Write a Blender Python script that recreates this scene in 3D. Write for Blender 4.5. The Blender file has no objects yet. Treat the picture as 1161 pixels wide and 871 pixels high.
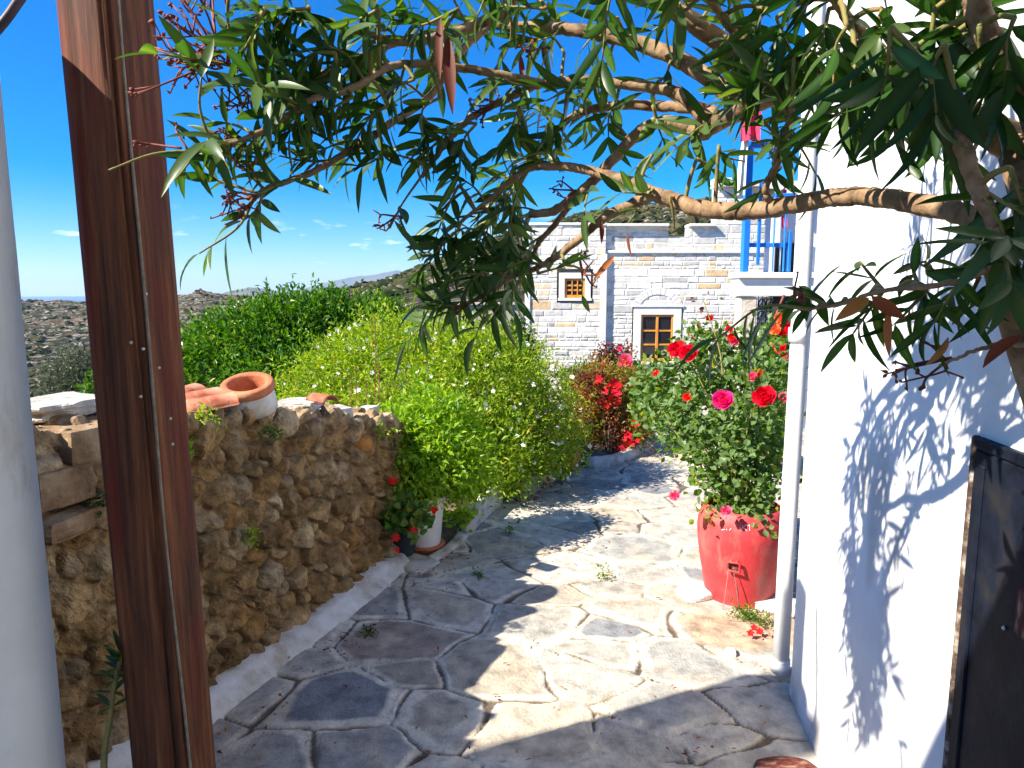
import bpy, math, random
import numpy as np
from mathutils import Vector, Matrix

random.seed(7)
rng = np.random.default_rng(7)
S = bpy.context.scene
COL = S.collection
rad = math.radians

# ------------------------------------------------------------------ camera geometry (photo 1161 x 871)
F = 800.0
PITCH = math.atan(109.0 / F)
CP, SP = math.cos(PITCH), math.sin(PITCH)
EYE = np.array([0.0, 0.0, 1.6])

def ray(px, py):
    u = (px - 580.5) / F
    v = (py - 435.5) / F
    return np.array([u, CP - v * SP, -SP - v * CP])

def P(px, py, d):
    return EYE + d * ray(px, py)

def G(px, py, z=0.0):
    r = ray(px, py)
    return EYE + r * ((z - 1.6) / r[2])

def onplane(px, py, p0, n):
    r = ray(px, py)
    t = np.dot(np.asarray(p0) - EYE, n) / np.dot(r, n)
    return EYE + r * t

SUN_AZ, SUN_EL = rad(66), rad(41)        # azimuth from straight behind the viewer towards the left
SH = np.array([-math.sin(SUN_AZ), -math.cos(SUN_AZ)])
SUN = np.array([SH[0] * math.cos(SUN_EL), SH[1] * math.cos(SUN_EL), math.sin(SUN_EL)])

# ------------------------------------------------------------------ noise
def _hash(ix, iy, iz, seed):
    n = (ix.astype(np.int64) * 374761393 + iy.astype(np.int64) * 668265263
         + iz.astype(np.int64) * 2147483647 + seed * 974634777)
    n = (n ^ (n >> 13)) * 1274126177
    n = n & 0x7fffffff
    n = (n ^ (n >> 16)) * 2246822519
    return ((n & 0xffffff) / float(0xffffff)) * 2 - 1

def vnoise(x, y, z=None, seed=0):
    x = np.asarray(x, float); y = np.asarray(y, float)
    z = np.zeros_like(x) if z is None else np.asarray(z, float)
    ix, iy, iz = np.floor(x), np.floor(y), np.floor(z)
    fx, fy, fz = x - ix, y - iy, z - iz
    fx = fx * fx * (3 - 2 * fx); fy = fy * fy * (3 - 2 * fy); fz = fz * fz * (3 - 2 * fz)
    out = 0
    for dx in (0, 1):
        for dy in (0, 1):
            for dz in (0, 1):
                w = (fx if dx else 1 - fx) * (fy if dy else 1 - fy) * (fz if dz else 1 - fz)
                out = out + w * _hash(ix + dx, iy + dy, iz + dz, seed)
    return out

def fbm(x, y, z=None, seed=0, oct=4):
    a, s, tot = 1.0, 0, 0
    x = np.asarray(x, float); y = np.asarray(y, float)
    f = 1.0
    for k in range(oct):
        s = s + a * vnoise(x * f, y * f, None if z is None else z * f, seed + k * 17)
        tot += a; a *= .5; f *= 2.03
    return s / tot

def sstep(a, b, x):
    t = np.clip((x - a) / (b - a), 0, 1)
    return t * t * (3 - 2 * t)

# ------------------------------------------------------------------ scene objects
def put(o, parent=None):
    COL.objects.link(o)
    if parent is not None:
        o.parent = parent
    return o

def tag(o, label=None, cat=None, group=None, kind=None):
    if label: o['label'] = label
    if cat: o['category'] = cat
    if group: o['group'] = group
    if kind: o['kind'] = kind
    return o

def empty(name, loc, label=None, cat=None, group=None):
    o = bpy.data.objects.new(name, None)
    o.empty_display_size = .1
    o.location = Vector([float(c) for c in loc])
    put(o)
    return tag(o, label, cat, group)

def mesh(name, v, f, mat, parent=None, smooth=False, attrs=None, world=True):
    """v (N,3) in world space; under a parent it is moved to the parent's space."""
    v = np.asarray(v, dtype=np.float64).reshape(-1, 3)
    if parent is not None and world:
        off = np.zeros(3); q = parent
        while q is not None:
            off += np.array(q.location); q = q.parent
        v = v - off
    me = bpy.data.meshes.new(name)
    if isinstance(f, np.ndarray):
        k = f.shape[1]
        loops = f.astype(np.int32).ravel()
        nf = len(f)
        starts = np.arange(nf, dtype=np.int32) * k
    else:
        lens = np.array([len(a) for a in f], dtype=np.int32)
        loops = np.array([i for a in f for i in a], dtype=np.int32)
        starts = np.concatenate([[0], np.cumsum(lens)[:-1]]).astype(np.int32)
        nf = len(f)
    me.vertices.add(len(v)); me.vertices.foreach_set('co', v.astype(np.float32).ravel())
    me.loops.add(len(loops)); me.loops.foreach_set('vertex_index', loops)
    me.polygons.add(nf); me.polygons.foreach_set('loop_start', starts)
    me.update(calc_edges=True)
    me.validate()
    me.polygons.foreach_set('use_smooth', np.full(len(me.polygons), bool(smooth)))
    if attrs:
        for an, arr in attrs.items():
            arr = np.asarray(arr, dtype=np.float32)
            if arr.ndim == 1:
                a = me.attributes.new(an, 'FLOAT', 'POINT'); a.data.foreach_set('value', arr)
            else:
                if arr.shape[1] == 3:
                    arr = np.concatenate([arr, np.ones((len(arr), 1), np.float32)], 1)
                a = me.attributes.new(an, 'FLOAT_COLOR', 'POINT'); a.data.foreach_set('color', arr.ravel())
    if mat is not None:
        me.materials.append(mat)
    o = bpy.data.objects.new(name, me)
    return put(o, parent)

class MB:
    def __init__(s): s.v = []; s.f = []; s.n = 0
    def add(s, v, f):
        s.v.append(np.asarray(v, float)); s.f += [[i + s.n for i in a] for a in f]; s.n += len(v); return s
    def box(s, lo, hi, bev=0.0, M=None):
        lo = np.array(lo, float); hi = np.array(hi, float)
        if bev <= 0:
            v = np.array([[x, y, z] for z in (lo[2], hi[2]) for y in (lo[1], hi[1]) for x in (lo[0], hi[0])])
            f = [[0, 2, 3, 1], [4, 5, 7, 6], [0, 1, 5, 4], [2, 6, 7, 3], [0, 4, 6, 2], [1, 3, 7, 5]]
        else:
            v = []; idx = {}
            sg = (-1, 1)
            c = (lo + hi) / 2; h = (hi - lo) / 2
            b = min(bev, h.min() * .9)
            for sx in sg:
                for sy in sg:
                    for sz in sg:
                        for ax in range(3):
                            d = h.copy(); d -= b; d[ax] = h[ax]
                            idx[(sx, sy, sz, ax)] = len(v)
                            v.append(c + np.array([sx, sy, sz]) * d)
            f = []
            for ax in range(3):
                o1, o2 = (ax + 1) % 3, (ax + 2) % 3
                for s0 in sg:
                    q = []
                    for a, bb in ((-1, -1), (1, -1), (1, 1), (-1, 1)):
                        k = [0, 0, 0]; k[ax] = s0; k[o1] = a; k[o2] = bb
                        q.append(idx[(k[0], k[1], k[2], ax)])
                    f.append(q if s0 > 0 else q[::-1])
            for ax in range(3):
                o1, o2 = (ax + 1) % 3, (ax + 2) % 3
                for a in sg:
                    for bb in sg:
                        k1 = [0, 0, 0]; k1[o1] = a; k1[o2] = bb
                        k2 = list(k1); k1[ax] = -1; k2[ax] = 1
                        q = [idx[(*k1, o1)], idx[(*k2, o1)], idx[(*k2, o2)], idx[(*k1, o2)]]
                        f.append(q if a * bb > 0 else q[::-1])
            for k in [(a, b2, c2) for a in sg for b2 in sg for c2 in sg]:
                q = [idx[(*k, 0)], idx[(*k, 1)], idx[(*k, 2)]]
                f.append(q if k[0] * k[1] * k[2] > 0 else q[::-1])
            v = np.array(v)
        if M is not None:
            v = v @ np.array(M)[:3, :3].T + np.array(M)[:3, 3]
        return s.add(v, f)
    def tube(s, pts, r, n=8, closed=False, cap=True, wob=0.0, seed=0):
        v, f = tube_geo(pts, r, n, closed, cap, wob, seed)
        return s.add(v, f)
    def lathe(s, prof, c, n=32, M=None):
        prof = np.array(prof, float); k = len(prof)
        a = np.linspace(0, 2 * math.pi, n, endpoint=False)
        v = np.stack([np.outer(prof[:, 0], np.cos(a)), np.outer(prof[:, 0], np.sin(a)),
                      np.repeat(prof[:, 1:2], n, 1)], -1).reshape(-1, 3)
        if M is not None: v = v @ np.array(M).T
        v = v + np.asarray(c)
        f = [[i * n + j, i * n + (j + 1) % n, (i + 1) * n + (j + 1) % n, (i + 1) * n + j]
             for i in range(k - 1) for j in range(n)]
        return s.add(v, f)
    def build(s, name, mat, parent=None, smooth=False, attrs=None):
        return mesh(name, np.concatenate(s.v), s.f, mat, parent, smooth, attrs)

def catmull(pts, per=6):
    pts = np.asarray(pts, float)
    if len(pts) < 3:
        t = np.linspace(0, 1, per + 1)[:, None]
        return pts[0] * (1 - t) + pts[-1] * t
    q = np.concatenate([[2 * pts[0] - pts[1]], pts, [2 * pts[-1] - pts[-2]]])
    out = []
    for i in range(1, len(q) - 2):
        p0, p1, p2, p3 = q[i - 1], q[i], q[i + 1], q[i + 2]
        for t in np.linspace(0, 1, per, endpoint=False):
            out.append(.5 * ((2 * p1) + (-p0 + p2) * t + (2 * p0 - 5 * p1 + 4 * p2 - p3) * t * t
                             + (-p0 + 3 * p1 - 3 * p2 + p3) * t ** 3))
    out.append(pts[-1])
    return np.array(out)

def tube_geo(pts, r, n=8, closed=False, cap=True, wob=0.0, seed=0):
    pts = np.asarray(pts, float); k = len(pts)
    r = np.full(k, float(r)) if np.isscalar(r) else np.interp(np.linspace(0, 1, k), np.linspace(0, 1, len(r)), r)
    tang = np.gradient(pts, axis=0)
    tang /= np.linalg.norm(tang, axis=1)[:, None] + 1e-12
    up = np.array([0, 0, 1.]) if abs(tang[0][2]) < .9 else np.array([1., 0, 0])
    v = []
    a = np.linspace(0, 2 * math.pi, n, endpoint=False)
    x = np.cross(up, tang[0]); x /= np.linalg.norm(x)
    lr = np.random.default_rng(seed + 3)
    for i in range(k):
        x = x - np.dot(x, tang[i]) * tang[i]; x /= np.linalg.norm(x) + 1e-12
        y = np.cross(tang[i], x)
        rr = r[i] * (1 + (wob * lr.normal(0, 1, n) if wob else 0))
        v.append(pts[i] + (np.cos(a) * rr)[:, None] * x + (np.sin(a) * rr)[:, None] * y)
    v = np.concatenate(v)
    f = [[i * n + j, i * n + (j + 1) % n, (i + 1) * n + (j + 1) % n, (i + 1) * n + j]
         for i in range(k - 1) for j in range(n)]
    if cap:
        f.append(list(range(n))[::-1]); f.append([(k - 1) * n + j for j in range(n)])
    return v, f

def grid_faces(nu, nv):
    i = np.arange(nu - 1)[:, None]; j = np.arange(nv - 1)[None, :]
    a = i * nv + j
    return np.stack([a, a + nv, a + nv + 1, a + 1], -1).reshape(-1, 4)

def norm(a):
    a = np.asarray(a, float)
    return a / (np.linalg.norm(a, axis=-1, keepdims=True) + 1e-12)

# ------------------------------------------------------------------ materials
def new_mat(name):
    m = bpy.data.materials.new(name); m.use_nodes = True
    nt = m.node_tree
    b = nt.nodes['Principled BSDF']
    return m, nt, b

def lk(nt, a, b): nt.links.new(a, b)

def nd(nt, t, **kw):
    n = nt.nodes.new(t)
    for k, v in kw.items():
        if k in n.inputs.keys(): n.inputs[k].default_value = v
        else: setattr(n, k, v)
    return n

def c4(c): return (c[0], c[1], c[2], 1.0)

def noise_mat(name, cols, scale=6.0, rough=.8, bump=.3, bscale=40.0, stretch=(1, 1, 1), detail=6.0,
              attr=None, attr_mix=1.0, spec=.3, bdist=.01, stops=None, metal=0.0, coat=0.0):
    """noise driven colour ramp (optionally multiplied into a colour attribute) plus bump."""
    m, nt, b = new_mat(name)
    tc = nd(nt, 'ShaderNodeTexCoord')
    mp = nd(nt, 'ShaderNodeMapping'); mp.inputs['Scale'].default_value = stretch
    lk(nt, tc.outputs['Object'], mp.inputs['Vector'])
    n1 = nd(nt, 'ShaderNodeTexNoise', Scale=scale, Detail=detail, Roughness=.62)
    lk(nt, mp.outputs[0], n1.inputs['Vector'])
    rp = nd(nt, 'ShaderNodeValToRGB')
    k = len(cols)
    if stops is None: stops = [.32 + .36 * i / max(1, k - 1) for i in range(k)]
    e = rp.color_ramp.elements
    while len(e) < k: e.new(.5)
    for i in range(k):
        e[i].position = stops[i]; e[i].color = c4(cols[i])
    lk(nt, n1.outputs['Fac'], rp.inputs['Fac'])
    out = rp.outputs['Color']
    if attr:
        at = nd(nt, 'ShaderNodeAttribute', attribute_name=attr)
        mx = nd(nt, 'ShaderNodeMix', data_type='RGBA', blend_type='MULTIPLY')
        mx.inputs['Factor'].default_value = attr_mix
        lk(nt, at.outputs['Color'], mx.inputs['A']); lk(nt, out, mx.inputs['B'])
        out = mx.outputs['Result']
    lk(nt, out, b.inputs['Base Color'])
    b.inputs['Roughness'].default_value = rough
    b.inputs['Specular IOR Level'].default_value = spec
    b.inputs['Metallic'].default_value = metal
    b.inputs['Coat Weight'].default_value = coat
    if bump:
        n2 = nd(nt, 'ShaderNodeTexNoise', Scale=bscale, Detail=5.0, Roughness=.6)
        lk(nt, mp.outputs[0], n2.inputs['Vector'])
        bp = nd(nt, 'ShaderNodeBump', Strength=bump, Distance=bdist)
        lk(nt, n2.outputs['Fac'], bp.inputs['Height'])
        lk(nt, bp.outputs['Normal'], b.inputs['Normal'])
    return m

def leaf_mat(name, cols, stops=None, rough=.45, trans=.35, under=None, spec=.4):
    m, nt, b = new_mat(name)
    at = nd(nt, 'ShaderNodeAttribute', attribute_name='tone')
    rp = nd(nt, 'ShaderNodeValToRGB')
    k = len(cols); e = rp.color_ramp.elements
    while len(e) < k: e.new(.5)
    if stops is None: stops = [i / (k - 1) for i in range(k)]
    for i in range(k):
        e[i].position = stops[i]; e[i].color = c4(cols[i])
    lk(nt, at.outputs['Fac'], rp.inputs['Fac'])
    col = rp.outputs['Color']
    if under:
        ge = nd(nt, 'ShaderNodeNewGeometry')
        mx = nd(nt, 'ShaderNodeMix', data_type='RGBA', blend_type='MIX')
        lk(nt, ge.outputs['Backfacing'], mx.inputs['Factor'])
        lk(nt, col, mx.inputs['A']); mx.inputs['B'].default_value = c4(under)
        col = mx.outputs['Result']
    lk(nt, col, b.inputs['Base Color'])
    b.inputs['Roughness'].default_value = rough
    b.inputs['Specular IOR Level'].default_value = spec
    tr = nd(nt, 'ShaderNodeBsdfTranslucent')
    br = nd(nt, 'ShaderNodeHueSaturation', Saturation=1.1, Value=1.5)
    lk(nt, rp.outputs['Color'], br.inputs['Color']); lk(nt, br.outputs['Color'], tr.inputs['Color'])
    ms = nd(nt, 'ShaderNodeMixShader'); ms.inputs[0].default_value = trans
    lk(nt, b.outputs[0], ms.inputs[1]); lk(nt, tr.outputs[0], ms.inputs[2])
    lk(nt, ms.outputs[0], nt.nodes['Material Output'].inputs['Surface'])
    return m

M = {}
M['bark'] = noise_mat('oleander bark', [(.10, .055, .03), (.26, .16, .085), (.36, .25, .15)], 30, .75, .5, 120, (1, 1, 1), bdist=.004)
M['twig'] = noise_mat('green twig', [(.10, .12, .03), (.22, .20, .06), (.25, .14, .05)], 25, .6, .2, 90)
M['stem'] = noise_mat('woody stem', [(.06, .04, .025), (.16, .11, .06)], 30, .85, .4, 90)
M['seed'] = noise_mat('seed stalk', [(.08, .018, .02), (.20, .05, .03), (.30, .10, .05)], 22, .6, .2, 90)
M['dryleaf'] = leaf_mat('dry leaf', [(.12, .025, .015), (.32, .09, .03), (.45, .20, .06)], rough=.6, trans=.35)
M['oleander'] = leaf_mat('oleander leaf', [(0.013, 0.037, 0.007), (0.027, 0.077, 0.013), (0.062, 0.144, 0.020), (0.188, 0.263, 0.037)], [0, .35, .8, 1],
                         rough=.38, trans=.33, under=(.07, .12, .03), spec=.35)
M['whiteshrub'] = leaf_mat('white flower shrub leaf', [(0.101, 0.186, 0.018), (0.254, 0.380, 0.025), (0.439, 0.540, 0.043), (0.600, 0.473, 0.085)], [0, .4, .85, 1], trans=.4)
M['citrus'] = leaf_mat('citrus leaf', [(0.025, 0.088, 0.013), (0.075, 0.188, 0.015), (0.163, 0.312, 0.025), (0.300, 0.375, 0.050)], [0, .4, .85, 1], rough=.35, trans=.35)
M['lime'] = leaf_mat('lime leaf', [(0.125, 0.250, 0.015), (0.250, 0.413, 0.025), (0.425, 0.550, 0.044)], trans=.5)
M['rose'] = leaf_mat('rose leaf', [(.045, .11, .012), (.105, .20, .022), (.21, .32, .035), (.46, .40, .04)], [0, .4, .8, 1], rough=.45, trans=.45, under=(.16, .25, .08))
M['rose_old'] = leaf_mat('rose leaf', [(0.034, 0.101, 0.016), (0.081, 0.196, 0.030), (0.189, 0.324, 0.041), (0.486, 0.405, 0.041)], [0, .4, .8, 1], rough=.4, trans=.32, under=(.09, .15, .07))
M['redleaf'] = leaf_mat('red leaf', [(.07, .015, .02), (.18, .04, .025), (.34, .14, .05)], trans=.3)
M['creeper'] = leaf_mat('creeper leaf', [(0.065, 0.130, 0.019), (0.195, 0.260, 0.026), (0.364, 0.156, 0.039), (0.429, 0.078, 0.039)], trans=.4)
M['geranium'] = leaf_mat('geranium leaf', [(0.036, 0.108, 0.018), (0.096, 0.204, 0.024), (0.240, 0.240, 0.036)], trans=.35)
M['olive'] = leaf_mat('olive leaf', [(.07, .09, .045), (.14, .16, .09), (.2, .2, .13)], trans=.2)
M['dark_green'] = leaf_mat('dark shrub leaf', [(.015, .05, .01), (.035, .09, .015), (.08, .14, .02)], trans=.3)
M['rust'] = leaf_mat('rust leaf', [(.22, .06, .015), (.42, .14, .025), (.5, .26, .05)], trans=.3)

def petal_mat(name, a, b, trans=.35):
    return leaf_mat(name, [a, b], rough=.55, trans=trans, spec=.2)
M['magenta'] = petal_mat('magenta petal', (.62, .01, .13), (.85, .05, .30))
M['crimson'] = petal_mat('crimson petal', (.55, .005, .02), (.80, .015, .05))
M['pink'] = petal_mat('pink petal', (.65, .03, .12), (.85, .18, .32))
M['scarlet'] = petal_mat('scarlet petal', (.60, .008, .012), (.85, .03, .02))
M['orange'] = petal_mat('orange petal', (.75, .12, .04), (.85, .30, .10))
M['white_petal'] = petal_mat('white petal', (.72, .72, .70), (.85, .85, .82), .3)

M['plaster'] = noise_mat('whitewash', [(.70, .695, .69), (.79, .785, .775), (.83, .825, .815)], 5.0, .85, .45, 22, bdist=.008, detail=10)
M['dirtyplaster'] = noise_mat('dirty whitewash', [(.70, .695, .69), (.79, .785, .775), (.83, .825, .815)], 5.0, .85, .45, 22, bdist=.008, detail=10, attr='col')
def add_stain(m):
    nt = m.node_tree; b = nt.nodes['Principled BSDF']
    src = b.inputs['Base Color'].links[0].from_socket
    tc = nd(nt, 'ShaderNodeTexCoord')
    mp = nd(nt, 'ShaderNodeMapping'); mp.inputs['Scale'].default_value = (2.2, 2.2, .9)
    lk(nt, tc.outputs['Object'], mp.inputs['Vector'])
    n = nd(nt, 'ShaderNodeTexNoise', Scale=3.2, Detail=9.0, Roughness=.72)
    lk(nt, mp.outputs[0], n.inputs['Vector'])
    r = nd(nt, 'ShaderNodeValToRGB'); e = r.color_ramp.elements
    e[0].position = .60; e[0].color = (0, 0, 0, 1); e[1].position = .74; e[1].color = (1, 1, 1, 1)
    lk(nt, n.outputs['Fac'], r.inputs['Fac'])
    mx = nd(nt, 'ShaderNodeMix', data_type='RGBA')
    lk(nt, r.outputs['Color'], mx.inputs['Factor']); lk(nt, src, mx.inputs['A'])
    mx.inputs['B'].default_value = (.50, .45, .36, 1)
    lk(nt, mx.outputs['Result'], b.inputs['Base Color'])
    return m
M['column'] = add_stain(noise_mat('stained column plaster', [(.66, .67, .66), (.76, .77, .76)], 4.0, .8, .25, 22, bdist=.006))
_r = [n_ for n_ in M['column'].node_tree.nodes if n_.type == 'VALTORGB'][-1].color_ramp.elements; _r[0].position = .55; _r[1].position = .75
M['pipe'] = add_stain(noise_mat('painted pipe', [(.74, .72, .68), (.82, .81, .79)], 8.0, .5, .1, 30))
M['trim'] = noise_mat('white trim', [(.70, .68, .64), (.80, .785, .75)], 8.0, .7, .15, 40)
M['rubble'] = noise_mat('rubble stone', [(.40, .36, .31), (.82, .78, .72), (1.25, 1.18, 1.05)], 22, .95, 1.0, 75, attr='col', bdist=.012, detail=9)
M['ashlar'] = noise_mat('coursed stone', [(.78, .77, .75), (1.0, .99, .97), (1.12, 1.10, 1.06)], 9, .9, .35, 40, attr='col', bdist=.012, detail=8)
M['flag'] = noise_mat('flagstone', [(.58, .57, .56), (.98, .97, .95), (1.32, 1.28, 1.2)], 11, .85, .8, 80, attr='col', bdist=.008, detail=10)
M['capstone'] = noise_mat('capstone', [(.09, .055, .03), (.25, .155, .08), (.40, .29, .18)], 9, .9, .8, 40, bdist=.012)
M['greystone'] = noise_mat('grey loose stone', [(.25, .24, .21), (.46, .43, .37), (.60, .57, .50)], 14, .92, .8, 50, bdist=.012)
M['tanstone'] = noise_mat('tan pillar stone', [(.50, .42, .31), (.66, .57, .44), (.74, .66, .54)], 8, .92, .8, 40, bdist=.012)
M['whitestone'] = noise_mat('pale block', [(.55, .53, .48), (.74, .72, .66)], 14, .9, .5, 50)
M['ochrestone'] = noise_mat('ochre stone', [(.30, .11, .02), (.56, .26, .06)], 12, .75, .5, 50)
M['rustslab'] = noise_mat('rust red slab', [(.06, .012, .010), (.15, .032, .022), (.36, .22, .15)], 22, .85, .6, 60, stretch=(1, 4, 1))
M['kerb'] = noise_mat('old limewash', [(.34, .27, .19), (.56, .51, .44), (.70, .68, .63)], 9, .9, .6, 40, bdist=.012, detail=9)
M['limewash'] = noise_mat('limewash fillet', [(.40, .33, .25), (.62, .58, .51), (.74, .71, .66)], 7, .9, .5, 40, bdist=.01, detail=9)
M['terracotta'] = noise_mat('terracotta', [(.34, .10, .045), (.52, .17, .075), (.60, .26, .14)], 10, .8, .3, 60)
M['tile'] = noise_mat('old roof tile', [(.22, .06, .03), (.45, .14, .07), (.55, .27, .18)], 14, .85, .4, 60)
M['redplastic'] = noise_mat('faded red plastic', [(.48, .030, .035), (.60, .050, .055), (.62, .14, .12)], 4, .52, .15, 60, spec=.3, detail=12, stops=[.3, .5, .78])
add_stain(M['redplastic'])
_r = [n_ for n_ in M['redplastic'].node_tree.nodes if n_.type == 'VALTORGB'][-1].color_ramp.elements; _r[0].position = .50; _r[1].position = .72; _r[1].color = (.75, .75, .75, 1)
M['redplastic'].node_tree.nodes['Mix.001' if 'Mix.001' in M['redplastic'].node_tree.nodes else 'Mix'].inputs['B'].default_value = (.50, .22, .17, 1)
M['paintmark'] = noise_mat('white paint mark', [(.7, .6, .6), (.85, .8, .8)], 30, .6, 0)
M['whitepot'] = add_stain(noise_mat('white plastic pot', [(.66, .64, .60), (.74, .73, .70)], 6, .45, .08, 30))
M['blackpot'] = noise_mat('dark plastic pot', [(.012, .016, .022), (.035, .042, .055)], 6, .4, .08, 30)
M['greenpot'] = noise_mat('green plastic pot', [(.004, .10, .07), (.01, .16, .11)], 6, .45, .08, 30)
M['blue'] = noise_mat('blue painted wood', [(.012, .16, .58), (.02, .23, .72)], 9, .42, .2, 60, stretch=(1, 1, .2))
M['iron'] = noise_mat('black iron', [(.008, .008, .01), (.02, .02, .024)], 12, .5, .2, 60)
M['painted_dark'] = noise_mat('dark doorway', [(.02, .02, .025), (.05, .045, .045)], 5, .9, 0)  # near-black colour stands for the unlit rooms
M['doormetal'] = noise_mat('blue black gloss paint', [(.005, .006, .010), (.010, .013, .024), (.03, .026, .024)], 9, .5, .3, 26, spec=.08, bdist=.004)
M['peeled'] = noise_mat('peeling door edge', [(.02, .015, .015), (.10, .06, .04), (.45, .38, .30)], 26, .8, .6, 60)
M['frame_wood'] = noise_mat('orange varnished wood', [(.60, .22, .03), (.80, .36, .07)], 12, .42, .2, 60, stretch=(1, 1, .2))
M['wire'] = noise_mat('wire', [(.25, .24, .22), (.45, .43, .40)], 30, .45, 0, metal=.6)
M['cable'] = noise_mat('grey cable', [(.15, .12, .08), (.30, .26, .19)], 30, .6, .1, 60)
M['darkcable'] = noise_mat('dark cable', [(.02, .012, .02), (.05, .03, .04)], 30, .5, .1, 60)
M['nail'] = noise_mat('nail head', [(.45, .42, .34), (.7, .66, .52)], 30, .4, 0, metal=.4)
M['soil'] = noise_mat('garden soil', [(.05, .035, .02), (.13, .09, .055), (.20, .15, .10)], 9, .95, .8, 30, bdist=.03)
M['redcloth'] = noise_mat('red cloth', [(.62, .02, .06), (.75, .05, .12)], 8, .8, .2, 80)
M['whitecloth'] = noise_mat('white cloth', [(.66, .66, .68), (.80, .80, .80)], 8, .85, .2, 80)
M['concrete'] = noise_mat('weathered render', [(.36, .32, .25), (.50, .46, .38)], 1.2, .9, .3, 10)
m, nt, b = new_mat('window glass'); M['glass'] = m
b.inputs['Base Color'].default_value = (.02, .018, .02, 1); b.inputs['Roughness'].default_value = .08
b.inputs['Specular IOR Level'].default_value = .6

def wood_post_mat():
    m, nt, b = new_mat('weathered red brown post')
    tc = nd(nt, 'ShaderNodeTexCoord')
    mp = nd(nt, 'ShaderNodeMapping'); mp.inputs['Scale'].default_value = (1, 1, .045)
    lk(nt, tc.outputs['Object'], mp.inputs['Vector'])
    n1 = nd(nt, 'ShaderNodeTexNoise', Scale=38.0, Detail=8.0, Roughness=.7)
    lk(nt, mp.outputs[0], n1.inputs['Vector'])
    rp = nd(nt, 'ShaderNodeValToRGB'); e = rp.color_ramp.elements
    e.new(.5); e.new(.6)
    for i, (p, c) in enumerate([(.30, (.014, .005, .003)), (.45, (.075, .024, .009)), (.58, (.17, .055, .018)), (.72, (.30, .125, .045))]):
        e[i].position = p; e[i].color = c4(c)
    lk(nt, n1.outputs['Fac'], rp.inputs['Fac'])
    n3 = nd(nt, 'ShaderNodeTexNoise', Scale=3.0, Detail=4.0)
    mp3 = nd(nt, 'ShaderNodeMapping'); mp3.inputs['Scale'].default_value = (3, 3, .6)
    lk(nt, tc.outputs['Object'], mp3.inputs['Vector']); lk(nt, mp3.outputs[0], n3.inputs['Vector'])
    r3 = nd(nt, 'ShaderNodeValToRGB'); e = r3.color_ramp.elements
    e[0].position = .5; e[0].color = (0, 0, 0, 1); e[1].position = .66; e[1].color = (.8, .8, .8, 1)
    lk(nt, n3.outputs['Fac'], r3.inputs['Fac'])
    mx = nd(nt, 'ShaderNodeMix', data_type='RGBA')
    lk(nt, r3.outputs['Color'], mx.inputs['Factor']); lk(nt, rp.outputs['Color'], mx.inputs['A'])
    mx.inputs['B'].default_value = (.13, .014, .007, 1)
    lk(nt, mx.outputs['Result'], b.inputs['Base Color'])
    b.inputs['Roughness'].default_value = .7
    b.inputs['Specular IOR Level'].default_value = .3
    bp = nd(nt, 'ShaderNodeBump', Strength=.8, Distance=.006)
    lk(nt, n1.outputs['Fac'], bp.inputs['Height']); lk(nt, bp.outputs['Normal'], b.inputs['Normal'])
    return m
M['post'] = wood_post_mat()

def hill_mat():
    m, nt, b = new_mat('scrub and rock hillside')
    ge = nd(nt, 'ShaderNodeNewGeometry')
    def noi(scale, det=8.0, ro=.65):
        n = nd(nt, 'ShaderNodeTexNoise', Scale=scale, Detail=det, Roughness=ro)
        lk(nt, ge.outputs['Position'], n.inputs['Vector']); return n
    base = nd(nt, 'ShaderNodeValToRGB'); e = base.color_ramp.elements; e.new(.5); e.new(.6)
    for i, (p, c) in enumerate([(.36, (.022, .028, .012)), (.47, (.07, .058, .026)), (.56, (.15, .085, .045)), (.66, (.24, .13, .07))]):
        e[i].position = p; e[i].color = c4(c)
    lk(nt, noi(.012, 6).outputs['Fac'], base.inputs['Fac'])
    rk = nd(nt, 'ShaderNodeValToRGB'); e = rk.color_ramp.elements
    e[0].position = .50; e[0].color = (0, 0, 0, 1); e[1].position = .56; e[1].color = (1, 1, 1, 1)
    lk(nt, noi(.085, 12, .75).outputs['Fac'], rk.inputs['Fac'])
    mx = nd(nt, 'ShaderNodeMix', data_type='RGBA')
    lk(nt, rk.outputs['Color'], mx.inputs['Factor']); lk(nt, base.outputs['Color'], mx.inputs['A'])
    mx.inputs['B'].default_value = (.31, .27, .22, 1)
    sc = nd(nt, 'ShaderNodeValToRGB'); e = sc.color_ramp.elements
    e[0].position = .49; e[0].color = (0, 0, 0, 1); e[1].position = .55; e[1].color = (1, 1, 1, 1)
    lk(nt, noi(.11, 12, .75).outputs['Fac'], sc.inputs['Fac'])
    mp = nd(nt, 'ShaderNodeMix', data_type='RGBA')
    lk(nt, sc.outputs['Color'], mp.inputs['Factor']); lk(nt, mx.outputs['Result'], mp.inputs['A'])
    mp.inputs['B'].default_value = (.018, .028, .012, 1)
    lk(nt, mp.outputs['Result'], b.inputs['Base Color'])
    b.inputs['Roughness'].default_value = .95; b.inputs['Specular IOR Level'].default_value = .1
    bp = nd(nt, 'ShaderNodeBump', Strength=1.0, Distance=4.0)
    lk(nt, noi(.12, 10, .7).outputs['Fac'], bp.inputs['Height']); lk(nt, bp.outputs['Normal'], b.inputs['Normal'])
    return m
M['hill'] = hill_mat()
M['scrub'] = leaf_mat('hillside scrub', [(.016, .026, .010), (.04, .05, .018), (.10, .085, .04)], trans=.05, rough=.9, spec=.1)
M['boulder'] = leaf_mat('hillside rock', [(.13, .11, .085), (.22, .19, .15), (.32, .28, .23)], trans=.0, rough=.95, spec=.1)
m, nt, b = new_mat('sea'); M['sea'] = m
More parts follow.
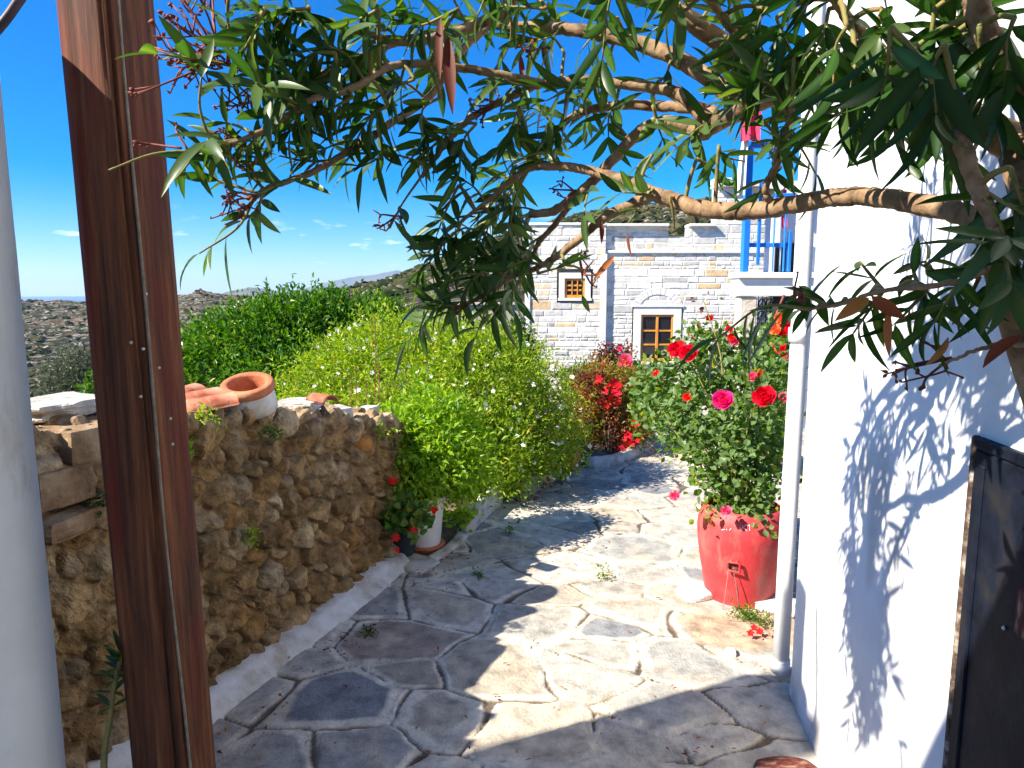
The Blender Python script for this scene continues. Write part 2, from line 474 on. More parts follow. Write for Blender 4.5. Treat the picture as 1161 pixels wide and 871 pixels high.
b.inputs['Base Color'].default_value = (.012, .07, .17, 1); b.inputs['Roughness'].default_value = .35
M['island'] = noise_mat('far island', [(.06, .065, .055), (.13, .12, .09)], .002, .95, 0)

# ------------------------------------------------------------------ leaves
def leaf_geo(pos, d, nrm, L, W, nseg=1, fold=.25, droop=.0, tone=None, profile=None, bend=None, rib=0.0):
    """vectorised leaves. Each: axis d, up normal nrm. returns verts, faces(quads/tris array), tone per vertex"""
    pos = np.asarray(pos, float); N = len(pos)
    d = norm(d); nrm = np.asarray(nrm, float)
    nrm = norm(nrm - (nrm * d).sum(1, keepdims=True) * d)
    side = np.cross(d, nrm)
    L = np.broadcast_to(L, (N,)); W = np.broadcast_to(W, (N,))
    if tone is None: tone = rng.random(N)
    droop = np.broadcast_to(droop, (N,))
    if nseg == 1:       # kite of two folded triangles
        mid = pos + d * (L * .45)[:, None] + nrm * (L * .02)[:, None]
        up = nrm * (W * fold)[:, None]
        sd = side * (W * .5)[:, None]
        tip = pos + d * L[:, None] - nrm * (L * droop)[:, None]
        v = np.stack([pos, mid + sd + up, tip, mid - sd + up], 1).reshape(-1, 3)
        b = np.arange(N)[:, None] * 4
        f = np.concatenate([b + np.array([[0, 1, 2]]), b + np.array([[0, 2, 3]])], 0)
        f = f[:, ::-1].copy()
        return v, f, np.repeat(tone, 4)
    s = np.linspace(0, 1, nseg + 1)
    w = np.sin(np.pi * np.clip(s, 0, 1) ** .85) ** .8 if profile is None else np.interp(s, *profile)
    w = np.maximum(w, .04)
    rows = []
    for i, si in enumerate(s):
        c = pos + d * (L * si * (1 - .25 * droop * si))[:, None] - nrm * (L * droop * si * si)[:, None]
        if bend is not None: c = c + side * (L * bend * si * si)[:, None]
        up = nrm * (W * fold * w[i])[:, None]
        sd = side * (W * .5 * w[i])[:, None]
        rows += [c + sd + up, c, c - sd + up]
    v = np.stack(rows, 1).reshape(-1, 3)
    k = 3 * (nseg + 1)
    tmpl = []
    for i in range(nseg):
        a = 3 * i
        tmpl += [[a, a + 3, a + 4, a + 1], [a + 1, a + 4, a + 5, a + 2]]
    tmpl = np.array(tmpl)[:, ::-1]
    f = (np.arange(N)[:, None, None] * k + tmpl[None]).reshape(-1, 4)
    tv = np.repeat(tone, k).reshape(N, -1, 3); tv[:, :, 1] += rib
    return v, f, np.clip(tv, 0, 1).ravel()

def lobe_leaves(lobes, n, Lr, Wr, clump=8, crad=.06, up=.5, shell=.55, tone_amp=.25, droop=.2, seed=1,
                floor=-99., nseg=1, out_w=.9, fold=.25, rag=.25):
    """leaves in clumps spread through ellipsoid lobes; more to the outside; ragged outline."""
    g = np.random.default_rng(seed)
    vol = np.array([l[1][0] * l[1][1] * l[1][2] for l in lobes]) ** .72
    vol /= vol.sum()
    nc = n // clump
    li = g.choice(len(lobes), nc, p=vol)
    C = np.array([l[0] for l in lobes])[li]; R = np.array([l[1] for l in lobes])[li]
    u = norm(g.normal(size=(nc, 3)))
    r = shell + (1 - shell) * g.random(nc) ** .8
    rg = 1 + rag * fbm(u[:, 0] * 2.2 + li * 7, u[:, 1] * 2.2, u[:, 2] * 2.2, seed=seed, oct=3) * 1.6
    cc = C + u * R * (r * rg)[:, None]
    cout = norm(u / R)
    ctone = g.normal(0, .5, nc)
    ci = np.repeat(np.arange(nc), clump)
    p = cc[ci] + g.normal(0, crad, (len(ci), 3))
    d = norm(cout[ci] * out_w + g.normal(0, .65, (len(ci), 3)) + np.array([0, 0, up * .6]))
    nn = norm(np.array([0, 0, 1.0]) * up + cout[ci] * .6 + g.normal(0, .4, (len(ci), 3)))
    keep = p[:, 2] > floor
    p, d, nn, ci = p[keep], d[keep], nn[keep], ci[keep]
    N = len(p)
    L = Lr[0] + (Lr[1] - Lr[0]) * g.random(N); W = Wr[0] + (Wr[1] - Wr[0]) * g.random(N)
    tone = np.clip(.45 + tone_amp * ctone[ci] + g.normal(0, .16, N), 0, 1)
    return leaf_geo(p, d, nn, L, W, nseg, fold, droop * g.random(N), tone), (cc, cout)

def shoots(cc, co, n, length, Lr, Wr, seed, per=9):
    g = np.random.default_rng(seed); pos, dr, nr = [], [], []; tubes = MB()
    for i in g.choice(len(cc), n):
        d0 = norm(co[i] + np.array([0, 0, .9]) + g.normal(0, .35, 3)); L = g.uniform(*length)
        c = catmull([cc[i] - d0 * .04, cc[i] + d0 * L * .5 + g.normal(0, .02, 3), cc[i] + d0 * L + g.normal(0, .03, 3)], 4)
        tubes.tube(c, [.0035, .0015], 4, cap=False)
        for q in np.linspace(.25, 1, per):
            p = c[min(len(c) - 1, int(q * (len(c) - 1)))]
            pos.append(p); dr.append(norm(d0 * .6 + g.normal(0, .7, 3))); nr.append(norm(np.array([0, 0, 1.]) + g.normal(0, .4, 3)))
    k = len(pos)
    return leaf_geo(pos, dr, nr, g.uniform(Lr[0], Lr[1], k), g.uniform(Wr[0], Wr[1], k), 1, .25, .2, np.clip(g.normal(.55, .2, k), 0, 1)), tubes

def pl(px, py, d, rx, ry, rz=None):
    """lobe from photo pixels: centre, half width, half height in pixels at depth d"""
    k = d / F
    return (P(px, py, d), np.array([rx * k, (rx * k if rz is None else rz), ry * k]))

def stems(base, targets, r0, r1, n=6, seed=0, mat='stem', name='stem', parent=None, sag=.0):
    mb = MB(); g = np.random.default_rng(seed)
    for i, t in enumerate(targets):
        b0 = np.asarray(base) + np.array([g.normal(0, r0 * 2), g.normal(0, r0 * 2), 0])
        t = np.asarray(t)
        m1 = b0 * .66 + t * .34 + np.array([g.normal(0, .03), g.normal(0, .03), .08 * np.linalg.norm(t - b0)])
        m2 = b0 * .33 + t * .67 + np.array([g.normal(0, .03), g.normal(0, .03), .06 * np.linalg.norm(t - b0)])
        mb.tube(catmull([b0, m1, m2, t], 4), [r0, r0 * .7, r1], n)
    return mb.build(name, M[mat], parent, True)

def rose_proto(r, mat, layers=4, seed=0, name='blossom'):
    """layered cupped petals"""
    g = np.random.default_rng(seed)
    vs, fs, ts, n = [], [], [], 0
    for k in range(layers):
        q = k / max(1, layers - 1)
        cnt = 3 + k * 2 if k < 3 else 7
        rad_ = r * (.30 + .70 * q)
        th1 = math.radians(132 - 52 * q ** 1.5)
        for j in range(cnt):
            a = 2 * math.pi * (j + .5 * k) / cnt + g.normal(0, .18)
            tilt_ = g.normal(0, .10); wid = 1.25 * 2 * math.pi / cnt * .5
            rows = []
            for si in np.linspace(0, 1, 6):
                th = th1 * si + tilt_ * si
                flare = q * max(0, si - .7) * .9
                ww = wid * (.35 + .65 * math.sin(math.pi * min(.80, .15 + si * .72)))
                for tt in (-1, -.5, 0, .5, 1):
                    aa = a + tt * ww
                    rj = rad_ * (math.sin(th) * (1 + .05 * math.sin(aa * 7 + k)) + flare) * (1 - .05 * tt * tt) + .02 * r
                    zz = r * .72 - rad_ * math.cos(th) * .85 - r * .10 * (tt * si) ** 2 + r * .05 * math.sin(aa * 9 + j * 2) * si
                    rows.append([rj * math.cos(aa), rj * math.sin(aa), zz])
            vs += rows
            for i in range(5):
                for t in range(4):
                    fs.append([n + i * 5 + t, n + i * 5 + t + 1, n + (i + 1) * 5 + t + 1, n + (i + 1) * 5 + t])
            ts += [np.clip(.1 + .6 * q + g.normal(0, .2), 0, 1)] * 30
            n += 30
    me_o = mesh(name, np.array(vs), fs, mat, None, True, {'tone': np.array(ts)})
    me = me_o.data
    bpy.data.objects.remove(me_o)
    return me

def star_proto(r, mat, petals=5, seed=0):
    g = np.random.default_rng(seed)
    a = np.arange(petals) * 2 * math.pi / petals
    d = np.stack([np.cos(a), np.sin(a), .35 + 0 * a], 1)
    v, f, t = leaf_geo(np.zeros((petals, 3)), d, np.tile([0, 0, 1.], (petals, 1)), r, r * .85, 2, .12, .2, g.random(petals))
    o = mesh('blossom', v, f, mat, None, True, {'tone': t}); me = o.data
    bpy.data.objects.remove(o)
    return me

def place(me, name, loc, direction, parent, s=1.0, spin=0.0, label=None):
    o = bpy.data.objects.new(name, me)
    put(o, parent)
    off = np.zeros(3); q = parent
    while q is not None:
        off += np.array(q.location); q = q.parent
    o.location = Vector((np.asarray(loc) - off).tolist())
    o.rotation_mode = 'QUATERNION'
    o.rotation_quaternion = Vector((0, 0, 1)).rotation_difference(Vector(list(direction))) @ Matrix.Rotation(spin, 3, 'Z').to_quaternion()
    o.scale = (s, s, s)
    if label: o['label'] = label
    return o

# ================================================================== SETTING
# ---- terrain
def terrain():
    az = np.concatenate([np.linspace(-180, -50, 40, endpoint=False), np.linspace(-50, 50, 420, endpoint=False), np.linspace(50, 180, 40)])
    dist = np.concatenate([[0.01, 1.5, 3], np.geomspace(4, 60, 40), np.geomspace(63, 2600, 190), np.geomspace(2700, 6000, 10)])
    A, D = np.meshgrid(az, dist, indexing='ij')
    Ar = np.radians(A)
    X = D * np.sin(Ar); Y = D * np.cos(Ar)
    px = 580.5 + F * np.tan(np.radians(np.clip(A, -49, 49))) * 1.0 / CP
    # far ridge skyline (photo) and near right hill skyline
    sx = np.array([-400, 0, 60, 110, 160, 200, 224, 250, 300, 360, 440, 560, 700, 1600])
    sy = np.array([352, 343, 342, 340, 338, 334, 329, 334, 337, 339, 342, 345, 350, 350])
    hx = np.array([-400, 250, 330, 366, 400, 440, 480, 520, 600, 660, 720, 800, 1000, 1600])
    hy = np.array([520, 430, 354, 334, 329, 320, 306, 288, 262, 243, 234, 226, 215, 215])
    def zof(y, d):
        v = (y - 435.5) / F
        return 1.6 + d * (-SP - v * CP) / (CP - v * SP)
    zr = zof(np.interp(px, sx, sy), 1350 * np.cos(Ar))
    zh = zof(np.interp(px, hx, hy), 520 * np.cos(Ar))
    w = sstep(-1.5, 2.0, X + .15 * Y + .6)
    lt = np.array([0, 4, 12, 40, 120, 300, 620])
    near_l = np.interp(D, lt, [-.25, -.35, -1.6, -6, -22, -58, -80])
    near_r = np.interp(D, [0, 20, 40, 100], [-.25, -.25, -.1, 3])
    base = near_l * (1 - w) + near_r * w
    far = np.interp(D, [0, 450, 700, 1350, 2200, 6000], [0, 0, .22, 1, .25, 0])
    zfar = -85 + (zr + 85) * far
    zfar = np.where(D > 1350, zr - (D - 1350) * .16, zfar)
    zl = np.where(D < 450, near_l, np.minimum(0, 1) + np.where(D < 700, near_l + (zfar - near_l) * sstep(450, 700, D), zfar))
    hill = np.interp(D, [0, 25, 60, 520, 900, 2600, 6000], [0, 0, .04, 1, .9, .2, -.6])
    zhh = base * (1 - sstep(10, 60, D)) + (zh * hill) * sstep(10, 60, D)
    k = sstep(330, 420, px)
    z = zl * (1 - k) + zhh * k
    z = np.where((px > 300) & (D > 300), np.maximum(z, np.where(D < 900, zh * hill * sstep(300, 520, D) - 60 * (1 - sstep(300, 520, D)), -400)), z)
    amp = np.clip(D * .006, 0, 7) * sstep(8, 60, D)
    z = z + amp * fbm(X / 60, Y / 60, seed=3, oct=5) + .45 * amp * fbm(X / 14, Y / 14, seed=9, oct=3) * (D < 1600)
    z = np.maximum(z, -330)
    v = np.stack([X, Y, z], -1).reshape(-1, 3)
    o = mesh('terrain', v, grid_faces(len(az), len(dist))[:, ::-1].copy(), M['hill'], None, True)
    tag(o, kind='structure')
    def look(x, y):
        aa = np.degrees(np.arctan2(x, y)); dd = np.hypot(x, y)
        i = np.interp(aa, az, np.arange(len(az))); j = np.interp(dd, dist, np.arange(len(dist)))
        i0 = np.clip(i.astype(int), 0, len(az) - 2); j0 = np.clip(j.astype(int), 0, len(dist) - 2); fi = i - i0; fj = j - j0
        return (z[i0, j0] * (1 - fi) * (1 - fj) + z[i0 + 1, j0] * fi * (1 - fj) + z[i0, j0 + 1] * (1 - fi) * fj + z[i0 + 1, j0 + 1] * fi * fj)
    return look
TZ = terrain()
def blobs(name, n, mat, smin, smax, squash, seed, thr):
    g = np.random.default_rng(seed)
    px_ = g.uniform(-30, 860, n * 3); u = (px_ - 580.5) / F
    dy = np.exp(g.uniform(math.log(90), math.log(1380), n * 3))
    x = u * dy; y = dy
    k = fbm(x / 45, y / 45, seed=seed, oct=3) + .35 * g.normal(0, 1, len(x)) > thr
    x, y = x[k][:n], y[k][:n]; n = len(x)
    zz = TZ(x, y)
    t = (1 + 5 ** .5) / 2
    iv = norm(np.array([(-1, t, 0), (1, t, 0), (-1, -t, 0), (1, -t, 0), (0, -1, t), (0, 1, t), (0, -1, -t), (0, 1, -t), (t, 0, -1), (t, 0, 1), (-t, 0, -1), (-t, 0, 1)]))
    iff = np.array([(0, 11, 5), (0, 5, 1), (0, 1, 7), (0, 7, 10), (0, 10, 11), (1, 5, 9), (5, 11, 4), (11, 10, 2), (10, 7, 6), (7, 1, 8), (3, 9, 4), (3, 4, 2), (3, 2, 6), (3, 6, 8), (3, 8, 9), (4, 9, 5), (2, 4, 11), (6, 2, 10), (8, 6, 7), (9, 8, 1)])
    s_ = smin + (smax - smin) * g.random(n) ** 2.5
    s_ = s_ * np.clip(np.hypot(x, y) / 500, .35, 1.3)
    v = iv[None] * (1 + .28 * g.normal(0, 1, (n, 12, 1))) * np.stack([s_ * g.uniform(.8, 1.5, n), s_ * g.uniform(.8, 1.5, n), s_ * squash * g.uniform(.7, 1.3, n)], 1)[:, None, :]
    v = v + np.stack([x, y, zz + s_ * squash * .3], 1)[:, None, :]
    f = (np.arange(n)[:, None, None] * 12 + iff[None]).reshape(-1, 3)
    tag(mesh(name, v.reshape(-1, 3), f, M[mat], None, False, {'tone': np.repeat(g.random(n), 12)}), kind='stuff')
blobs('scrub', 11000, 'scrub', .9, 3.6, .75, 3, -.05)
blobs('boulders', 4200, 'boulder', .6, 2.6, .7, 5, .1)

n = 96
a = np.linspace(0, 2 * math.pi, n, endpoint=False)
rr = [200, 2000, 30000]
v = np.concatenate([np.stack([r * np.cos(a), r * np.sin(a), np.full(n, -300.)], 1) for r in rr])
f = [[k * n + i, k * n + (i + 1) % n, (k + 1) * n + (i + 1) % n, (k + 1) * n + i] for k in range(2) for i in range(n)]
tag(mesh('sea', v, [q[::-1] for q in f], M['sea']), kind='structure')

def island(pts, dist, depth, seed):
    px = np.linspace(pts[0][0], pts[-1][0], 60)
    py = np.interp(px, [p[0] for p in pts], [p[1] for p in pts])
    rows = []
    for j, q in enumerate(np.linspace(-1, 1, 9)):
        hgt = 1 - abs(q)
        row = []
        for i in range(60):
            r = ray(px[i], py[i]); t = dist / r[1]
            p = EYE + r * t
            zt = p[2] * 1.0
            p[2] = -305 + (zt + 305) * hgt * (1 + .05 * fbm([px[i] / 11.], [q * 3.], seed=seed)[0])
            p[1] += q * depth
            row.append(p)
        rows.append(row)
    v = np.array(rows).reshape(-1, 3)
    tag(mesh('hills', v, grid_faces(9, 60), M['island'], None, True), kind='structure')
island([(225, 345), (255, 331), (280, 326), (305, 328), (345, 338)], 9000, 900, 2)
island([(290, 345), (330, 331), (380, 318), (420, 312), (450, 307), (500, 318), (560, 322), (640, 338)], 19000, 1800, 5)

# ---- path of flagstones
WL0 = G(240, 792)[:2]; WL1 = G(440, 645)[:2]          # foot of the rubble wall
WD = (WL1 - WL0) / np.linalg.norm(WL1 - WL0)
WN = np.array([WD[1], -WD[0]])                          # towards the path

def voronoi(U, V, seeds, wts, chunk=20000):
    pts = np.stack([U.ravel(), V.ravel()], 1)
    n = len(pts)
    i1 = np.zeros(n, int); f1 = np.zeros(n); f2 = np.zeros(n); i2 = np.zeros(n, int)
    for s in range(0, n, chunk):
        q = pts[s:s + chunk]
        d = np.sqrt((q[:, None, 0] - seeds[None, :, 0]) ** 2 + (q[:, None, 1] - seeds[None, :, 1]) ** 2) - wts[None]
        idx = np.argpartition(d, 1, axis=1)[:, :2]
        dd = np.take_along_axis(d, idx, 1)
        o = np.argsort(dd, 1)
        idx = np.take_along_axis(idx, o, 1); dd = np.take_along_axis(dd, o, 1)
        i1[s:s + chunk] = idx[:, 0]; i2[s:s + chunk] = idx[:, 1]
        f1[s:s + chunk] = dd[:, 0]; f2[s:s + chunk] = dd[:, 1]
    return i1, (f2 - f1) * .5, i2

def poisson(w, h, rmin, rmax, tries, seed):
    g = np.random.default_rng(seed)
    P_, R_ = [], []
    for k in range(tries):
        r = rmax + (rmin - rmax) * (k / tries) ** .8
        p = np.array([g.random() * w, g.random() * h])
        if P_:
            A = np.array(P_); B = np.array(R_)
            if (np.hypot(A[:, 0] - p[0], A[:, 1] - p[1]) < (B + r) * .82).any(): continue
        P_.append(p); R_.append(r)
    return np.array(P_), np.array(R_)

def path():
    xs = np.concatenate([np.arange(-2.2, -1.4, .03), np.arange(-1.4, 1.5, .0085), np.arange(1.5, 4.2, .03)])
    ys = np.concatenate([np.arange(-1.5, 2.0, .06), np.arange(2.0, 4.0, .0085), np.arange(4.0, 6.5, .013), np.arange(6.5, 13, .04)])
    X, Y = np.meshgrid(xs, ys, indexing='ij')
    seeds, rads = poisson(7.0, 15, .075, .25, 9000, 21)
    seeds = seeds + np.array([-2.5, -1.8])
    wx = .085 * fbm(X * 2.0, Y * 2.0, seed=31, oct=3); wy = .085 * fbm(X * 2.0, Y * 2.0, seed=41, oct=3)
    ca, sa = math.cos(.35), math.sin(.35)
    def tr(x, y): return (x * ca - y * sa) * .82, (x * sa + y * ca) * 1.18
    U, V = tr(X + wx, Y + wy)
    sd = np.stack(tr(seeds[:, 0], seeds[:, 1]), 1)
    i1, e, i2 = voronoi(U, V, sd, rads * .42)
    shp = X.shape
    i1 = i1.reshape(shp); e = e.reshape(shp)
    g = np.random.default_rng(5)
    ns = len(sd)
    e = e + .010 * fbm(X * 9, Y * 9, seed=8, oct=4)
    band = (.014 + .034 * g.random(ns))[i1] * (1 + .6 * fbm(X * 5, Y * 5, seed=51, oct=3))
    lev = (g.normal(0, .0025, ns))[i1]
    tx = (g.normal(0, .008, ns))[i1]; ty = (g.normal(0, .008, ns))[i1]
    cx = seeds[:, 0][i1]; cy = seeds[:, 1][i1]
    stone = sstep(0, .012, e - band * .6)
    h = stone * (.0032 + lev + tx * (X - cx) + ty * (Y - cy))
    h += .006 * fbm(X * 3, Y * 3, seed=61, oct=4) + .0022 * fbm(X * 22, Y * 22, seed=71, oct=3) + .0012 * fbm(X * 70, Y * 70, seed=72, oct=2)
    crackw = .0015 + .012 * np.clip(fbm(X * 3.1, Y * 3.1, seed=81, oct=2) + .12, 0, 1)
    crack = 1 - sstep(crackw * .6, crackw * 1.5, e)
    h -= crack * .010
    pal = np.array([(.37, .355, .32), (.43, .405, .355), (.32, .315, .295), (.45, .40, .325), (.39, .345, .28), (.24, .25, .265), (.48, .435, .365), (.37, .30, .25)])
    sc = pal[g.choice(len(pal), ns, p=[.22, .2, .16, .14, .1, .08, .06, .04])] * (.85 + .3 * g.random((ns, 1)))
    col = sc[i1]
    dirt = sstep(.02, .5, fbm(X * 2.6, Y * 2.6, seed=91, oct=5))[..., None]
    col = col * (1 - .7 * dirt) + np.array([.50, .41, .305]) * .7 * dirt
    mort = np.array([.60, .555, .465]) * (1 + .22 * fbm(X * 6, Y * 6, seed=99, oct=4))[..., None]
    md = sstep(-.1, .45, fbm(X * 1.7 + 5, Y * 1.7, seed=95, oct=4))[..., None]
    mort = mort * (1 - .5 * md) + np.array([.42, .33, .24]) * .5 * md
    st = sstep(-.004, .010, e - band)[..., None]
    col = mort * (1 - st) + col * st
    cr = crack[..., None] * .9
    col = col * (1 - cr) + np.array([.085, .055, .035]) * cr
    # bare earth patch at the foot of the red barrel
    c = G(845, 712)
    d = np.hypot((X - c[0]) / .42, (Y - c[1]) / .22) + .35 * fbm(X * 5, Y * 5, seed=17, oct=4)
    ep = (1 - sstep(.65, 1.05, d))[..., None]
    col = col * (1 - ep) + np.array([.44, .33, .23]) * (1 + .25 * fbm(X * 25, Y * 25, seed=14, oct=3))[..., None] * ep
    h = h * (1 - ep[..., 0] * .8) + ep[..., 0] * .008 * fbm(X * 12, Y * 12, seed=15, oct=4)
    v = np.stack([X, Y, h], -1).reshape(-1, 3)
    o = mesh('path', v, grid_faces(len(xs), len(ys)), M['flag'], None, True, {'col': np.clip(col, 0, 1).reshape(-1, 3)})
    tag(o, kind='structure')
path()

# ---- raised flower bed behind the kerb
def bed():
    edge = [G(446, 655)[:2], G(512, 628)[:2], G(563, 570)[:2], G(600, 556)[:2], G(634, 541)[:2], G(668, 528)[:2], G(700, 522)[:2], G(733, 506)[:2], G(742, 490)[:2]]
    edge = catmull([np.array([e[0], e[1], 0]) for e in edge], 6)
    rows = []
    for k, off in enumerate(np.concatenate([[0, .02, .05, .1], np.linspace(.2, 5, 16)])):
        q = edge.copy(); q[:, 0] -= off * .93; q[:, 1] += off * .36
        q[:, 2] = np.interp(np.arange(len(q)), [0, 7, 14], [.05, .25, 1]) * np.interp(off, [0, .02, .1, .6, 2, 5], [.0, .05, .09, .16, .10, -.9]) + .03 * fbm(q[:, 0] * 4, q[:, 1] * 4, seed=4) * (k > 1)
        rows.append(q)
    v = np.array(rows)
    o = mesh('flower_bed', v.reshape(-1, 3), grid_faces(v.shape[0], v.shape[1]), M['soil'], None, True)
    tag(o, kind='structure')
    return edge
EDGE = bed()

# ---- rubble wall
def rubble_wall():
    s0, s1 = -2.3, 1.86
    H = lambda s: np.interp(s, [-2.3, -.9, -.5, .4, 1.2, 1.6, 1.86], [1.50, 1.38, 1.18, 1.07, .92, .84, .70])
    W = .42
    ss = np.arange(s0, s1 + .001, .0065)
    uu = np.concatenate([np.arange(0, 1.0, .0055), np.arange(1.0, 1.42, .015), np.arange(1.42, 2.0, .06)])
    Sg, Ug = np.meshgrid(ss, uu, indexing='ij')
    Hs = H(Sg) + .035 * fbm(Sg * 5, Sg * 0, seed=2, oct=3)
    # arc position: 0..1 = front face scaled to height, 1..1.42 = top, beyond = back
    zf = np.where(Ug < 1, Ug * Hs, np.where(Ug < 1.42, Hs, Hs - (Ug - 1.42) * 2.6))
    inn = np.where(Ug < 1, 0, np.where(Ug < 1.42, Ug - 1, .42))
    arc = np.where(Ug < 1, Ug * Hs, Hs + (Ug - 1))
    seeds, rads = poisson(s1 - s0 + .4, 2.4, .016, .085, 22000, 77)
    seeds = seeds + np.array([s0 - .2, -.2])
    wu = .035 * fbm(Sg * 6, arc * 6, seed=5, oct=3); wv = .03 * fbm(Sg * 6, arc * 6, seed=6, oct=3)
    ca, sa = math.cos(.28), math.sin(.28)
    def tr(x, y): return (x * ca - y * sa) * .85, (x * sa + y * ca) * 1.2
    U, V = tr(Sg + wu, arc + wv); sd = np.stack(tr(seeds[:, 0], seeds[:, 1]), 1)
    i1, e, i2 = voronoi(U, V, sd, rads * .55)
    i1 = i1.reshape(Sg.shape); e = e.reshape(Sg.shape)
    g = np.random.default_rng(12); ns = len(sd)
    big = np.clip(rads / .085, .2, 1)
    pr = (g.random(ns) * .035 + .012 * big)[i1]
    tx = g.normal(0, .30, ns)[i1]; ty = g.normal(0, .30, ns)[i1]
    cx = seeds[:, 0][i1]; cy = seeds[:, 1][i1]
    body = sstep(.001, .012, e + .005 * fbm(Sg * 30, arc * 30, seed=33, oct=2))
    fill = sstep(-.3, .3, fbm(Sg * 2.2, arc * 2.2, seed=91, oct=3))          # mortar smeared over the joints
    face = pr + tx * (Sg - cx) * .5 + ty * (arc - cy) * .5
    for k_ in range(5):                      # broken facets
        an = (2 * math.pi * k_ / 5 + g.normal(0, .5, ns))[i1]; bb = (rads * g.uniform(.10, .75, ns))[i1]; sl_ = g.uniform(.35, 1.3, ns)[i1]
        face = face - np.maximum(0, (Sg - cx) * np.cos(an) + (arc - cy) * np.sin(an) - bb) * sl_
    h = body * (.014 + np.maximum(face, -.01))
    h = np.maximum(h, fill * (.012 + .016 * fbm(Sg * 9, arc * 9, seed=92, oct=3)))
    rdg = 1 - abs(fbm(Sg * 13, arc * 13, seed=93, oct=4)) * 2
    h = h + .016 * body * rdg + .013 * fbm(Sg * 22, arc * 22, seed=7, oct=4) + .005 * fbm(Sg * 60, arc * 60, seed=9, oct=2)
    h = np.clip(h, -.03, .12) * .85
    h += .025 * fbm(Sg * 1.3, arc * 1.3, seed=19, oct=2)
    pal = np.array([(.37, .25, .125), (.31, .20, .09), (.43, .31, .17), (.25, .16, .08), (.46, .36, .23), (.38, .22, .085), (.36, .29, .20), (.52, .43, .30)])
    sc = pal[g.choice(len(pal), ns, p=[.22, .18, .18, .12, .1, .1, .06, .04])] * (.85 + .35 * g.random((ns, 1)))
    col = sc[i1] * (1 + .25 * fbm(Sg * 11, arc * 11, seed=44, oct=4))[..., None]
    rust = sstep(.15, .5, fbm(Sg * 3, arc * 3, seed=45, oct=4))[..., None]
    col = col * (1 - .35 * rust) + np.array([.34, .18, .07]) * .35 * rust
    mort = np.array([.33, .23, .125]) * (1 + .35 * fbm(Sg * 14, arc * 14, seed=46, oct=3))[..., None]
    body2 = body * (1 - .75 * fill * sstep(.03, .012, e))
    col = mort * (1 - body2[..., None]) + col * body2[..., None]
    pit = sstep(.10, -.02, e * 20) * (1 - fill)
    col = col * (.95 - .35 * pit)[..., None] * np.array([.98, .94, .84])
    lich = sstep(.25, .5, fbm(Sg * 7, arc * 7, seed=47, oct=4))[..., None]
    col = col * (1 - .4 * lich) + np.array([.36, .31, .23]) * .4 * lich
    # paler along the top
    topm = ((Ug > .97) * .5)[..., None]
    col = col * (1 - topm) + np.array([.44, .36, .26]) * topm
    nh = np.where(Ug < 1, 1.0, 0); cor = sstep(.93, 1.05, Ug)
    nx = 1 - cor; nz = cor * (Ug < 1.42)
    nx = np.where(Ug > 1.42, -1, nx)
    ln = np.sqrt(nx ** 2 + nz ** 2) + 1e-6
    nx, nz = nx / ln, nz / ln
    out = -inn + nx * h
    X = WL0[0] + WD[0] * Sg + WN[0] * (out - .06 * zf)
    Y = WL0[1] + WD[1] * Sg + WN[1] * (out - .06 * zf)
    Z = zf + nz * h - .02
    root = empty('rubble_wall', (WL0[0] - .2, WL0[1], 0), 'brown rubble stone garden wall with whitewashed foot, left of the path', 'stone wall')
    mesh('masonry', np.stack([X, Y, Z], -1).reshape(-1, 3), grid_faces(len(ss), len(uu))[:, ::-1].copy(), M['rubble'], root, False,
         {'col': np.clip(col, 0, 1).reshape(-1, 3)})
    # end of the wall
    j = [len(ss) - 1]
    ring = np.stack([X[-1], Y[-1], Z[-1]], -1)
    cen = ring.mean(0)
    mesh('wall_end', np.concatenate([ring, [cen]]), [[k + 1, k, len(ring)] for k in range(len(ring) - 1)], M['capstone'], root)
    # lime-washed fillet along the foot
    fs = np.linspace(-.9, 1.47, 150)
    prof = [(-.06, .090), (.045, .088), (.066, .072), (.092, .036), (.122, .009), (.15, -.03)]
    rows = []
    for k, (o_, z_) in enumerate(prof):
        wob = 1 + .22 * fbm(fs * 4, fs * 0 + k * .15, seed=6, oct=4)
        zz = z_ * wob * np.interp(fs, [-.9, -.1, .5, 1.47], [1.0, .85, .75, .8])
        oo = o_ * (1 + .18 * fbm(fs * 3 + 9, fs * 0 + k * .1, seed=16, oct=4))
        rows.append(np.stack([WL0[0] + WD[0] * fs + WN[0] * oo, WL0[1] + WD[1] * fs + WN[1] * oo, zz], 1))
    mesh('plinth', np.array(rows).reshape(-1, 3), grid_faces(len(prof), len(fs)), M['limewash'], root, True)
    return H
WH = rubble_wall()

def wallpt(px, py, out=0.0):
    """point on the sloping face of the rubble wall under a photo pixel"""
    p0 = np.array([WL0[0], WL0[1], 0]); n = norm(np.array([WN[0], WN[1], .06]))
    return onplane(px, py, p0 + n * out, n)

